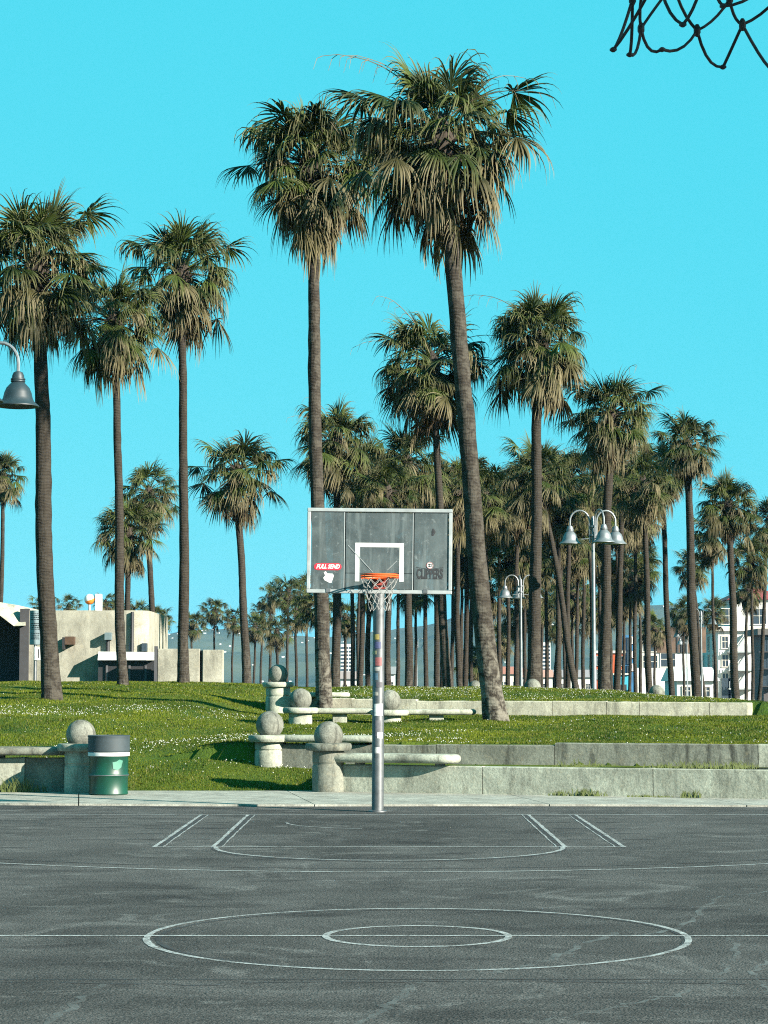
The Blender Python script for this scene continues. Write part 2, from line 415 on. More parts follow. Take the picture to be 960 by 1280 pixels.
def arc(c, r, a0, a1, w, name, mat=None, z=LZ):
    n = max(16, int(abs(a1 - a0) * r / 0.08))
    return ribbon([(c[0] + r * math.cos(a0 + (a1 - a0) * i / n), c[1] + r * math.sin(a0 + (a1 - a0) * i / n)) for i in range(n + 1)], w, name, mat, z, 0.004, n)
CXC = 0.22; DC = 14.58
PI = math.pi
arc((CXC, DC), 1.79, 0, 2 * PI, 0.045, 'centre_circle')
arc((CXC, DC), 0.61, 0, 2 * PI, 0.05, 'centre_inner_circle')
arc((CXC + 0.03, DC - .03), 1.735, 0, 2 * PI, 0.04, 'blacked_out_circle', M['oldpaint'], 0.003)
line((-14, DC), (14, DC), 0.05, 'centre_line', z=0.0045)
XB = 0.055
FT, BL = 22.72, 28.45
for sx in (-1, 1):
    for w_, nm in ((1.83, 'lane_line'), (2.44, 'lane_line')):
        x = XB + sx * w_
        line((x, FT - .03), (x, BL), 0.042, nm)
        line((x - sx * 0.09, FT), (x - sx * 0.09, BL), 0.014, nm)
        line((x - sx * 0.05, FT - .03), (x - sx * 0.05, BL), 0.07, 'blacked_out_line', M['oldpaint'], 0.003)
    for k, dd in enumerate((23.9, 24.8, 25.7, 26.9)):
        for w_ in (1.83, 2.44):
            line((XB + sx * (w_ + 0.12), dd), (XB + sx * (w_ + 0.42), dd), 0.09, 'blacked_out_mark', M['oldpaint'], 0.003)
line((XB - 2.46, FT), (XB + 2.46, FT), 0.045, 'free_throw_line', z=0.0045)
arc((XB, FT), 1.80, PI, 2 * PI, 0.05, 'free_throw_arc', z=0.005)
arc((XB, FT - .1), 1.80, PI, 2 * PI, 0.07, 'blacked_out_arc', M['oldpaint'], 0.0032)
HD = 26.85
arc((XB, HD), 7.25, PI * 1.03, PI * 1.97, 0.05, 'three_point_arc', z=0.0048)
arc((XB, HD - .1), 6.75, PI * 1.03, PI * 1.97, 0.05, 'blacked_out_arc', M['oldpaint'], 0.0034)
arc((XB, HD), 1.25, PI * 1.02, PI * 1.42, 0.03, 'restricted_arc')
line((-12, BL + .12), (12, BL - .05), 0.05, 'base_line', z=0.0052)
line((-12, 12.35), (12, 12.5), 0.04, 'blacked_out_line', M['oldpaint'], 0.003)
line((-9, 26.4), (-2.9, 26.9), 0.03, 'blacked_out_line', M['oldpaint'], 0.003)
# sealed cracks wandering over the court
def crack(pts, w, name='crack', seed=0, mat=None):
    rg = random.Random(seed); out = []
    for (a, b) in zip(pts[:-1], pts[1:]):
        for i in range(10):
            t = i / 10; out.append((a[0] + (b[0] - a[0]) * t + rg.gauss(0, 0.016), a[1] + (b[1] - a[1]) * t + rg.gauss(0, 0.022)))
    return ribbon(out, w, name, mat or M['crack'], 0.0025, w * 0.3, seed)
n_ = N('crack_dust'); al_ = n_.ramp(n_.noise(n_.world(), 3.0, 5, .7), [(0.38, 0.0), (0.66, 0.55)])
n_.set(n_.b.inputs['Alpha'], al_); M['crack'] = n_.fin((0.14, 0.155, 0.15), 0.9)
def gp(px, py): p = at(px, py, 1.0); s = EYE / (EYE - p.z); return (p.x * s, s)
crack([gp(*q) for q in ((912, 1172), (922, 1190), (905, 1215), (895, 1228), (840, 1245), (760, 1262), (660, 1280))], 0.035, seed=3)
crack([gp(*q) for q in ((960, 1200), (940, 1215), (960, 1240), (975, 1260))], 0.03, seed=4)
crack([gp(*q) for q in ((770, 1165), (720, 1185), (690, 1200), (640, 1212), (600, 1218))], 0.05, seed=5)
crack([gp(*q) for q in ((530, 1225), (500, 1245), (480, 1262), (440, 1285))], 0.05, seed=6)
crack([gp(*q) for q in ((130, 1230), (90, 1260), (40, 1290))], 0.05, seed=7)
crack([gp(*q) for q in ((960, 1115), (900, 1122), (850, 1160), (800, 1170))], 0.04, seed=8)
for i, (a, b) in enumerate([((0, 1228), (300, 1232)), ((300, 1229), (640, 1227)), ((640, 1227), (960, 1230))]):
    crack([gp(*a), gp(*b)], 0.03, 'crack', 30 + i, M['oldpaint'])

# pavement slabs
pav = tag(MB().add([(-40, 30.7, -0.06), (40, 29.3, -0.06), (40, 34.6, -0.06), (-40, 34.6, -0.06)], [(0, 1, 2, 3)]).build('pavement', M['walk'], smooth=0), kind='structure')
def tilt(y): return (y - 32.5) * -0.14            # joints run slightly askew
edges = [-12, -9.6, -7.2, -4.55, -1.25, 2.05, 4.75, 7.4, 10, 13]
for i in range(len(edges) - 1):
    x0, x1 = edges[i] + 0.008, edges[i + 1] - 0.008
    mb = MB(); P = []
    K = 7
    top = 0.028
    for k in range(K + 1):
        x = x0 + (x1 - x0) * k / K
        near = walk_near(x); far = max(Aline(x) + 0.08, 30) if x > -0.75 else 34.62
        P.append((x + tilt(near), near)); 
    Pf = []
    for k in range(K + 1):
        x = x0 + (x1 - x0) * k / K
        far = Aline(x) + 0.08 if x > -0.75 else 34.62
        Pf.append((x + tilt(far), far))
    ring = P + Pf[::-1]; nn = len(ring)
    mb.v = [(x, y, -0.05) for x, y in ring] + [(x, y, top) for x, y in ring]
    mb.f = [tuple(range(nn, 2 * nn))] + [(j, (j + 1) % nn, nn + (j + 1) % nn, nn + j) for j in range(nn)]
    mb.build('slab', M['walk'], pav, smooth=0)

# ------------------------------------------------------------------ concrete walls
def wall_panel(name, p0, p1, z0, z1, th, mat, parent, ch=0.015, n=6, seed=0):
    rg = random.Random(seed); p0, p1 = Vector(p0), Vector(p1); d = (p1 - p0).normalized(); q = Vector((-d.y, d.x))
    prof = [(0, z0), (0, z1 - ch), (ch, z1), (th - ch, z1), (th, z1 - ch), (th, z0)]
    mb = MB()
    for i in range(n + 1):
        p = p0.lerp(p1, i / n)
        for (o, z) in prof:
            jz = rg.uniform(-.006, .006) if z > z0 else 0
            e = rg.uniform(-.004, .004)
            mb.v.append((p.x + q.x * (o + e), p.y + q.y * (o + e), z + jz))
    k = len(prof)
    for i in range(n):
        for j in range(k - 1):
            mb.f.append((i * k + j, (i + 1) * k + j, (i + 1) * k + j + 1, i * k + j + 1))
    mb.f.append(tuple(range(k))); mb.f.append(tuple(n * k + j for j in reversed(range(k))))
    return mb.build(name, mat, parent, smooth=20)
def wall(label, pts, z0, z1, th, mats, gap=0.012, name='retaining_wall', sub=6):
    c = Vector(pts[0]); root = empty(name, (c.x, c.y, 0)); tag(root, label, 'wall')
    for i in range(len(pts) - 1):
        a = Vector(pts[i]) - c; b = Vector(pts[i + 1]) - c; d = (b - a).normalized() * gap / 2
        za = z1[i] if hasattr(z1, '__len__') else z1
        wall_panel('panel', a + d, b - d, z0, za, th, mats[i % len(mats)], root, n=sub, seed=i + int(th * 100))
    return root
def xA(px): 
    # world x on wall A for photo column px
    x = 0
    for _ in range(20): x = (px - CX) / F * Aline(x)
    return x
def xB(px):
    x = 0
    for _ in range(20): x = (px - CX) / F * Bline(x)
    return x
def xC(px):
    x = 0
    for _ in range(20): x = (px - CX) / F * Cline(x)
    return x
wa = [(xA(p), Aline(xA(p))) for p in (428, 602, 814, 1030, 1240)]
wall('long low concrete wall at the pavement edge right of the hoop pole', wa, -0.1, 0.45, 0.22, [M['conc'], M['conc']])
wb = [(xB(p), Bline(xB(p))) for p in (352, 430, 545, 692, 945, 1180)]
wall('stained concrete retaining wall holding the lawn behind the pavement wall', wb, 0.0, [0.70, 0.71, .72, .76, .76], 0.22, [M['conc_dirty'], M['conc_dirty'], M['conc_dirty'], M['conc_dirty'], M['conc'], M['conc']])
wc = [(xC(p), Cline(xC(p))) for p in (364, 440, 520, 603, 690, 757, 798, 885, 932)]
rc = wall('pale low concrete wall edging the upper lawn below the palms', wc, 0.6, [1.42, 1.40, 1.36, 1.36, 1.36, 1.345, 1.34, 1.33], 0.3, [M['conc_pale']])
e = Vector(wc[-1]) - Vector(wc[0])
MB().lathe([(0.15, 0.6), (0.15, 1.315), (0.135, 1.33)], 20, (e.x, e.y + .15, 0)).build('rounded_end', M['conc_pale'], rc)
DL = 34.25
def xl(px, D): return (px - CX) / F * D
wall('low concrete bench wall beside the green bin', [(xl(-260, DL), DL), (xl(-110, DL), DL), (xl(34, DL), DL), (xl(95, DL), DL)], -0.1, 0.56, 0.22, [M['conc_dirty'], M['conc']])

# ------------------------------------------------------------------ ball pillars and slab benches
def ball_mesh(r, seed):
    mb = MB(); rg = random.Random(seed); n, k = 28, 16; prof = []
    for i in range(k + 1):
        a = -PI / 2 + PI * i / k; prof.append((max(1e-3, r * math.cos(a)), r * math.sin(a)))
    mb.lathe(prof, n); return mb
def ball_pillar(px, D, zball, zdisc, zg, label, rped=0.255, rdisc=0.365, rball=0.23, ped=True, x=None, mat=None, mball=None):
    x = xl(px, D) if x is None else x
    mat = mat or M['conc']
    root = tag(empty('ball_pillar', (x, D, zg)), label, 'pillar', 'concrete ball pillars on the lawns')
    if ped:
        h = zdisc - 0.12 - zg
        pr = [(rped * 1.02, -0.15), (rped * 1.0, h * .62), (rped * .985, h * .635), (rped * .95, h * .65), (rped * .95, h * .70), (rped * .99, h * .72), (rped * 1.0, h * .9), (rped * .97, h)]
        MB().lathe(pr, 28).build('pedestal', mat, root)
    z = zdisc - zg
    MB().lathe([(rdisc * .86, z - .12), (rdisc * .95, z - .115), (rdisc, z - .085), (rdisc * 1.01, z - .06), (rdisc, z - .03), (rdisc * .95, z - .006), (rdisc * .85, z)], 36).build('disc', mat, root)
    ball_mesh(rball, int(abs(px))).build('ball', mball or M['conc_ball'], root, (0, 0, zball - zg))
    return root
ball_pillar(411, 34.35, .90, .79, .02, 'concrete ball pillar on the pavement at the end of the low wall', mat=M['conc_dirty'])
ball_pillar(338, 37.0, 1.03, .86, gz1(xl(338, 37), 37) - .03, 'concrete ball pillar standing on the grass slope between bin and pavement pillar', rball=.235)
ball_pillar(348, 51, 1.98, 1.80, gz1(xl(348, 51), 51) - .03, 'tall concrete ball pillar at the end of the upper lawn wall', rped=.29)
ball_pillar(376, 44.5, 1.42, 1.26, gz1(xl(376, 44.5), 44.5) - .03, 'squat concrete ball pillar between the weathered palm trunk and the tall ball pillar', rped=.24)
ball_pillar(487, 45.0, 1.39, 1.21, gz1(xl(487, 45), 45) - .03, 'squat concrete ball pillar seen beside the hoop pole between two slab benches', rped=.24, rdisc=.40)
ball_pillar(594, 68, 1.68, 1.50, 1.40, 'small pale concrete ball on the upper lawn beside a thick leaning palm trunk', rball=.22, ped=False)
ball_pillar(665, 59, 1.68, 1.50, 1.42, 'concrete ball on a low plinth at the foot of the tall palm', rball=.23, ped=False)
ball_pillar(820, 66, 1.52, 1.33, 1.20, 'concrete ball half sunk behind the crest of the upper lawn', rball=.24, ped=False)
ball_pillar(103, 34.0, .93, .79, .02, 'concrete ball pillar standing behind the green bin', rped=.25)

def slab(label, pts, hw, z0, z1, mat, supports=()):
    """bull-nosed slab along a plan polyline, rounded ends"""
    P = [Vector(p) for p in pts]; c = P[0]; n = len(P)
    def outline(h):
        L, Rr = [], []
        for i in range(n):
            t = (P[min(i + 1, n - 1)] - P[max(i - 1, 0)]).normalized(); q = Vector((-t.y, t.x))
            L.append(P[i] + q * h); Rr.append(P[i] - q * h)
        t1 = (P[-1] - P[-2]).normalized(); q1 = Vector((-t1.y, t1.x)); t0 = (P[1] - P[0]).normalized(); q0 = Vector((-t0.y, t0.x))
        endc = [P[-1] + q1 * h * math.cos(a) + t1 * h * math.sin(a) for a in np.linspace(0, PI, 9)[1:-1]]
        stc = [P[0] - q0 * h * math.cos(a) - t0 * h * math.sin(a) for a in np.linspace(0, PI, 9)[1:-1]]
        return L + endc + Rr[::-1] + stc
    th = z1 - z0; lay = []
    for a in np.linspace(-PI / 2, PI / 2, 7): lay.append((hw - th / 2 * (1 - math.cos(a)), (z0 + z1) / 2 + th / 2 * math.sin(a)))
    mb = MB(); k = None
    for (h, z) in lay:
        o = outline(h); k = len(o); mb.v += [(p.x - c.x, p.y - c.y, z) for p in o]
    for i in range(len(lay) - 1):
        for j in range(k):
            j2 = (j + 1) % k; mb.f.append((i * k + j2, i * k + j, (i + 1) * k + j, (i + 1) * k + j2))
    mb.f.append(tuple(range(k))); mb.f.append(tuple((len(lay) - 1) * k + j for j in reversed(range(k))))
    root = tag(empty('slab_bench', (c.x, c.y, 0)), label, 'bench', 'concrete slab benches')
    mb.build('seat_slab', mat, root)
    for (sx, sy, d, s0, s1) in supports:
        MB().box((sx - c.x, sy - c.y, (s0 + s1) / 2), (d, d * .8, s1 - s0), 0, .01).build('support', mat, root)
    return root
def along(fn, fl, a, b, off, n=7): return [(fn(p), fl(fn(p)) + off) for p in np.linspace(a, b, n)]
slab('concrete slab bench topping the low wall beside the hoop pole', along(xA, Aline, 428, 556, .06), .25, .49, .63, M['conc'], [(xA(550), Aline(xA(550)) + .12, .16, .44, .50), (xA(450), Aline(xA(450)) + .12, .16, .44, .50)])
slab('short concrete slab bench on the retaining wall behind the pavement ball pillar', along(xB, Bline, 366, 462, .1), .22, .74, .86, M['conc'], [(xB(415), Bline(xB(415)) + .1, .2, .68, .75)])
slab('concrete slab bench on the wall beside the green bin', [(xl(p, DL + .02), DL + .04) for p in (-240, -120, -40, 0, 40, 72)], .27, .60, .73, M['conc_dirty'], [(xl(0, DL), DL + .12, .18, .55, .61)])
slab('concrete slab bench between the two squat ball pillars', [(xl(p, 45.2), 45.2) for p in (392, 420, 462)], .25, 1.12, 1.24, M['conc'], [(xl(425, 45.2), 45.2, .3, .7, 1.13)])
slab('concrete slab bench right of the hoop pole below the pale upper wall', [(xl(p, 45.2), 45.2) for p in (510, 540, 580)], .25, 1.10, 1.22, M['conc'], [(xl(545, 45.2), 45.2, .3, .7, 1.11)])
slab('concrete slab beside the tall ball pillar behind the weathered palm trunk', [(xl(p, 50.6), 50.6) for p in (374, 400, 425)], .24, 1.44, 1.56, M['conc'], [(xl(390, 50.6), 50.75, .3, .9, 1.45)])

# ------------------------------------------------------------------ basketball hoops
def text_mesh(txt, size, mat, shear=0.0, ext=0.0015, offset=0.0, name='lettering', sx=1.0):
    cu = bpy.data.curves.new(name, 'FONT'); cu.body = txt; cu.size = size; cu.align_x = 'CENTER'; cu.align_y = 'CENTER'
    cu.shear = shear; cu.extrude = ext; cu.offset = offset; cu.resolution_u = 3
    o = bpy.data.objects.new(name, cu); COL.objects.link(o)
    dg = bpy.context.evaluated_depsgraph_get(); me_ = bpy.data.meshes.new_from_object(o.evaluated_get(dg))
    bpy.data.objects.remove(o); bpy.data.curves.remove(cu)
    me_.name = name; me_.materials.clear(); me_.materials.append(mat)
    # stand the text up: facing -Y
    me_.transform(Matrix.Diagonal((sx, 1, 1, 1))); me_.transform(Matrix.Rotation(R(90), 4, 'X')); return me_
def hoop(loc, rz, label, net_fn, decals=True, lean=0.02):
    root = tag(empty('basketball_hoop', loc, rz), label, 'basketball hoop', 'basketball hoops of the court')
    zc, by = 3.37, -1.97
    pole = MB().tube([(0, 0, -.1), (lean * .5, 0, 1.6), (lean, 0, 3.0), (lean, -.05, 3.30), (lean, -.22, 3.50), (lean, -.5, 3.55)], [.081, .08, .079, .078, .077, .075], 20).build('pole', M['galv'], root)
    MB().lathe([(.125, -.02), (.125, .012), (.10, .018)], 20).build('base_plate', M['galv'], root, (0, 0, 0.004))
    MB().tube([(lean, -.45, 3.55), (lean, -1.78, 3.50)], .055, 12).build('arm', M['galv'], root)
    for sx in (-1, 1):
        MB().tube([(lean, -.6, 3.53), (sx * .42, -1.9, 3.72)], .028, 8).build('brace', M['galv'], root)
        MB().tube([(lean, -.25, 3.15), (sx * .40, -1.9, 3.00)], .028, 8).build('brace', M['galv'], root)
    MB().box((0, -1.84, 3.36), (.5, .08, .5), 0, .01).build('mount_plate', M['galv'], root)
    bd = empty('backboard', (.03, by, zc), 0); bd.parent = root; bd.rotation_euler = (0, R(0.6), 0)
    W, H = 1.83, 1.075
    panes = [(-.86, -.437), (-.427, .427), (.437, .86)]
    # frame bars
    fr = .047
    for (c, d) in (((0, 0, H / 2 - fr / 2), (W, .05, fr)), ((0, 0, -H / 2 + fr / 2), (W, .05, fr)), ((-W / 2 + fr / 2, 0, 0), (fr, .05, H - 2 * fr - .002)), ((W / 2 - fr / 2, 0, 0), (fr, .05, H - 2 * fr - .002))):
        MB().box(c, d, 0, .006).build('frame_bar', M['frame'], bd)
    for (a, b) in panes:
        if a == -.427:
            MB().box(((a + b) / 2, .0, .1), (b - a, .016, .76), 0, .002).build('pane', M['acryl'], bd)
            MB().box(((a + b) / 2, .0, -.385), (b - a, .016, .2), 0, .002).build('pane', M['acryl'], bd)
        else: MB().box(((a + b) / 2, .0, 0), (b - a, .016, H - 2 * fr), 0, .002).build('pane', M['acryl'], bd)
    for x in (-.432, .432):
        MB().box((x, .022, 0), (.03, .024, H - 2 * fr), 0, .003).build('joint_strip', M['black'], bd)
        MB().box((x - .014, -.006, 0), (.010, .012, H - 2 * fr), 0, .002).build('joint_bead', M['frame'], bd)
    MB().box((0, .022, -.283), (.86, .024, .012)).build('joint_strip', M['black'], bd)
    # shooting square, applied tape
    q = .0095
    t = .054
    MB().box((0, -q, .075), (.612, .003, t)).build('target_stripe', M['white'], bd)
    for sx in (-1, 1): MB().box((sx * (.306 - t / 2), -q, -.17), (t, .003, .43)).build('target_stripe', M['white'], bd)
    # long scratch
    MB().tube([(-.40, -q, .07), (-.22, -q - .001, -.12), (-.08, -q, -.27)], .006, 4).build('scratch', M['frame'], bd)
    MB().tube([(.10, -q, -.24), (.17, -q, -.17), (.22, -q, -.12)], .004, 4).build('scratch', M['frame'], bd)
    for sx in (-.64, .58): MB().box((sx, -.028, -H / 2 + .035), (.06, .012, .05), 0, .004).build('clip', M['galv'], bd)
    if decals:
        st = MB(); x0, z0 = -.65, -.205
        n = 10; out = []
        for k in range(n): a = PI / 2 + PI * k / (n - 1); out.append((x0 - .13 + .042 * math.cos(a), z0 + .042 * math.sin(a)))
        for k in range(n): a = -PI / 2 + PI * k / (n - 1); out.append((x0 + .13 + .042 * math.cos(a), z0 + .042 * math.sin(a)))
        st.v = [(x, -q + .001, z) for x, z in out] + [(x, -q - .002, z) for x, z in out]; k = len(out)
        st.f = [tuple(range(k, 2 * k))] + [(j, (j + 1) % k, k + (j + 1) % k, k + j) for j in range(k)]
        s = st.build('sticker', M['red'], bd, smooth=0); s['label'] = 'red sticker with white slanted lettering'
        link('sticker_lettering', text_mesh('FULL SEND', .072, M['white'], .35, .001, .0028, sx=.82), bd, (x0, -q - .0035, z0))
        ts = MB(); out = [(-.70, -.275), (-.672, -.262), (-.655, -.29), (-.588, -.292), (-.570, -.315), (-.600, -.405), (-.622, -.410), (-.690, -.375), (-.705, -.345), (-.682, -.315)]
        ts.v = [(x, -q + .001, z) for x, z in out] + [(x, -q - .002, z) for x, z in out]; k = len(out)
        ts.f = [tuple(range(k, 2 * k))] + [(j, (j + 1) % k, k + (j + 1) % k, k + j) for j in range(k)]
        s = ts.build('sticker', M['white'], bd, smooth=0); s['label'] = 'torn white sticker'
        link('lettering', text_mesh('CLIPPERS', .165, M['black'], 0, .001, .006, sx=.50), bd, (.635, -q - .001, -.285))
        MB().box((.635, -q, -.345), (.33, .002, .006)).build('lettering_rule', M['black'], bd)
        for sx in (-1, 1): MB().tube([(.635 + sx * .05, -q, -.215), (.635 + sx * .17, -q, -.20)], .003, 4).build('lettering_rule', M['black'], bd)
        em = MB().lathe([(.044, 0), (.044, .002)], 22); e_ = em.build('emblem', M['white'], bd, (.635, -q, -.175), (R(90), 0, 0))
        rg_ = MB().tube([(.040 * math.cos(a), .040 * math.sin(a), .003) for a in np.linspace(0, 2 * PI, 25)], .0035, 4, False)
        rg_.build('emblem_ring', M['dredbr'], bd, (.635, -q, -.175), (R(90), 0, 0))
        bl = MB()
        for dz in (-.012, .012): bl.box((0, 0, dz), (.05, .002, .007))
        bl.box((0, 0, 0), (.007, .002, .05)); bl.box((-.02, 0, 0), (.006, .002, .03)); bl.box((.02, 0, 0), (.006, .002, .03))
        bl.build('emblem_mark', M['black'], bd, (.635, -q - .0035, -.175), smooth=0)
        bl2 = MB().tube([(.785, -q, .20), (.80, -q, .25), (.79, -q, .29)], [.012, .028, .008], 6); bl2.v = [(x - .12, -q - .0005 + (y + q) * .05, z) for x, y, z in bl2.v]
        bl2.build('smudge', M['black'], bd)
    # rim
    rr, ry, rz_ = .229, by - .025 - .152 - .229, 3.02
    def ring(z, r, tr): return MB().tube([(.03 + r * math.cos(a), ry + r * math.sin(a), z) for a in np.linspace(0, 2 * PI, 41)], tr, 8, False)
    ring(rz_, rr, .011).build('rim', M['orange'], root); ring(rz_ + .026, rr, .011).build('rim', M['orange'], root)
    rb = MB()
    for k in range(12):
        a = 2 * PI * k / 12 + .13; rb.tube([(.03 + rr * math.cos(a), ry + rr * math.sin(a), rz_ + .026), (.03 + rr * math.cos(a), ry + rr * math.sin(a), rz_ - .02)], .006, 5)
    rb.build('net_hooks', M['orange'], root)
    MB().box((.03, by - .085, rz_ - .005), (.17, .13, .022), 0, .004).build('rim_plate', M['orange'], root)
    MB().box((.03, by - .035, rz_ - .06), (.16, .02, .14), 0, .004).build('rim_bracket', M['dredbr'], root)
    for sx in (-1, 1): MB().tube([(.03 + sx * .07, by - .03, rz_ - .11), (.03 + sx * .10, by - .16, rz_ - .01)], .009, 6).build('rim_strut', M['dredbr'], root)
    net_fn(root, (.03, ry, rz_ - .02))
    return root
def net_far(root, c):
    rg = random.Random(3); mb = MB(); rows = 6; nn = 12
    def P(i, j):
        t = j / rows; r = .225 - .095 * min(1, t * 1.35); a = 2 * PI * (i + .5 * (j % 2)) / nn
        rg2 = random.Random(i * 31 + j * 7); k = .012 * t
        return Vector((c[0] + r * math.cos(a) + rg2.uniform(-k, k) * 1.6, c[1] + r * math.sin(a) + rg2.uniform(-k, k), c[2] - .39 * t + rg2.uniform(-k, k)))
    for j in range(rows):
        for i in range(nn):
            for s in ((0, 1) if j % 2 else (-1, 0)):
                a, b = P(i, j), P((i + s) % nn, j + 1); mid = (a + b) / 2 + Vector((0, 0, -.006))
                mb.tube([a, mid, b], .0034, 4, False)
    mb.build('net', M['net'], root)
h1 = hoop((-.086, 29.2, 0), 0, 'basketball hoop with framed grey backboard, orange rim and white net on steel pole', net_far)
# stickers wrapped round the pole
def pole_sticker(z0, z1, a0, a1, col, i):
    mb = MB(); n = 8; r = .0835
    for k in range(n + 1):
        a = R(a0 + (a1 - a0) * k / n)
        mb.v += [(.01 + r * math.sin(a), -r * math.cos(a), z0), (.01 + r * math.sin(a), -r * math.cos(a), z1)]
    for k in range(n): mb.f.append((2 * k, 2 * k + 2, 2 * k + 3, 2 * k + 1))
    mb.build('sticker', m_plain('pole_sticker_%d' % i, col, .55, 0, .4, 30), h1)
for i, s in enumerate([(2.30, 2.37, -50, 10, (.22, .18, .05)), (2.18, 2.27, -40, 25, (.04, .05, .12)), (2.10, 2.15, -70, -15, (.25, .24, .14)), (1.95, 2.06, -30, 35, (.16, .05, .05)), (1.88, 1.93, -45, 15, (.25, .25, .24)),
                       (1.76, 1.85, -60, -5, (.06, .12, .17)), (1.66, 1.73, -20, 40, (.05, .05, .06)), (1.55, 1.60, -55, 0, (.25, .25, .22)), (1.28, 1.44, -40, 45, (.60, .62, .60)), (1.0, 1.22, -65, 30, (.10, .10, .11)), (.98, 1.06, -10, 45, (.62, .63, .60)), (.78, .86, -35, 15, (.52, .52, .50)), (.72, .92, -75, -25, (.10, .11, .11))]):
    pole_sticker(*s, i)
def net_near(root, c):
    """partly tangled net, its cord coloured dark to look backlit: its lower loops hang into the top of the picture"""
    mb = MB(); rows = 4; nn = 10; Lz = .262
    def P(i, j):
        t = j / rows; r = (.228, .195, .165, .158, .182)[j]; a = 2 * PI * (i + .5 * (j % 2)) / nn + .22
        rg2 = random.Random(i * 17 + j * 5 + 2); k = .030 * t
        return Vector((c[0] + r * math.cos(a) + rg2.uniform(-k, k), c[1] + r * math.sin(a) + rg2.uniform(-k, k), c[2] - Lz * t + rg2.uniform(-k, k) * .8))
    for j in range(rows):
        for i in range(nn):
            for s in ((0, 1) if j % 2 else (-1, 0)):
                a, b = P(i, j), P((i + s) % nn, j + 1); d = b - a
                rg = random.Random(i * 7 + j * 3 + s); sag = Vector((rg.uniform(-.006, .006), rg.uniform(-.006, .006), -.012))
                last = j == rows - 1
                pts = []
                for t in np.linspace(0, 1, 6):
                    bul = (1 - (2 * t - 1) ** 2)
                    out = (Vector(((a + b) / 2).xy).to_3d() - Vector((c[0], c[1], 0))).normalized() * .006
                    pts.append(a + d * t + sag * bul * (1.3 if last else .5) + out * bul)
                mb.tube(pts, .0028, 6, False)
    for j in range(1, rows + 1):
        for i in range(nn):
            p = P(i, j); q = Vector((0, 0, .011 if j < rows else .004))
            mb.tube([p - q, p - q * .4, p + q * .4, p + q], [.003, .0062, .0062, .003], 6)
    mb.build('net', M['net_backlit'], root)
h2 = hoop((.622, 1.22, 0), PI, 'basketball hoop whose backlit-dark frayed net hangs in against the open sky', net_near, decals=False)

# ------------------------------------------------------------------ bin
b = tag(empty('trash_bin', (xl(138, 33.35), 33.35, .028)), 'dark green steel drum bin with galvanised top band on the pavement', 'trash bin')
MB().lathe([(.285, 0), (.30, .015), (.30, .03), (.292, .05), (.295, .26), (.305, .285), (.312, .30), (.305, .315), (.296, .34), (.298, .585), (.308, .60)], 40, jit=.0012, rng=random.Random(2)).build('drum', M['bin'], b)
MB().lathe([(.312, .588), (.318, .595), (.318, .64), (.312, .645)], 40).build('white_band', M['white'], b)
pr = [(.305, .64)] + [(.316 + .004 * (k % 2), .655 + k * .021) for k in range(11)] + [(.325, .885), (.325, .90), (.312, .905), (.300, .895), (.295, .66)]
MB().lathe(pr, 40, cap=False).build('galvanised_band', m_galv('bin_band', (.028, .042, .048), .6, .1), b)
MB().lathe([(.293, .3), (.293, .31)], 30).build('liner_floor', M['black'], b, (0, 0, .28))
mb = MB(); r = .302
out = [(20, .40), (33, .38), (46, .42), (52, .52), (40, .54), (30, .51), (18, .50)]
mb.v = [((r + .001) * math.sin(R(a)), -(r + .001) * math.cos(R(a)), z) for a, z in out] + [(.302 * math.sin(R(34)), -.303 * math.cos(R(34)), .46)]
mb.f = [(k, (k + 1) % 7, 7) for k in range(7)]; mb.build('paint_patch', M['binpatch'], b)
MB().tube([(.306 * math.cos(a), .306 * math.sin(a), .30) for a in np.linspace(0, 2 * PI, 41)], .008, 6, False).build('worn_ridge', M['galv'], b)

# ------------------------------------------------------------------ street lamps
LM = {}
def lamp_meshes():
    LM['pole'] = MB().lathe([(.14, -.3), (.14, .35), (.10, .42), (.075, .5), (.055, 3), (.045, 5.55), (.045, 6.3), (.03, 6.34)], 16).mesh('pole', M['lampmetal'])
    LM['clamp'] = MB().lathe([(.05, 0), (.085, .01), (.085, .06), (.05, .07)], 14).mesh('clamp', M['lampmetal'])
    pts = [(.09, 0, 5.60), (.10, 0, 6.12)]
    for a in np.linspace(PI, 0, 13): pts.append((.37 + .27 * math.cos(a), 0, 6.20 + .30 * math.sin(a)))
    pts.append((.64, 0, 6.05))
    LM['arm'] = MB().tube(pts, .026, 8).mesh('arm', M['lampmetal'])
    LM['strut'] = MB().tube([(.04, 0, 5.72), (.33, 0, 5.70)], .014, 6).mesh('strut', M['lampmetal'])
    sh = [(.03, .56), (.065, .545), (.085, .50), (.09, .46), (.105, .455), (.105, .44), (.095, .435), (.105, .425), (.105, .41), (.092, .40), (.12, .37), (.165, .32), (.195, .25), (.21, .18), (.23, .13), (.275, .09), (.305, .065), (.305, .05), (.27, .07), (.20, .11), (.17, .22), (.05, .30)]
    LM['shade'] = MB().lathe(sh, 28).mesh('shade', M['lampmetal'])
    LM['bulb'] = MB().lathe([(.02, .30), (.06, .25), (.08, .16), (.05, .09), (.01, .07)], 14).mesh('bulb', M['frame'])
lamp_meshes()
LM['shade_shadowed'] = LM['shade'].copy(); LM['shade_shadowed'].materials.clear(); LM['shade_shadowed'].materials.append(m_galv('shadowed_lamp_paint', (0.014, 0.026, 0.032), .4, .1))  # near lamp's bell: shadow put into the colour of its paint
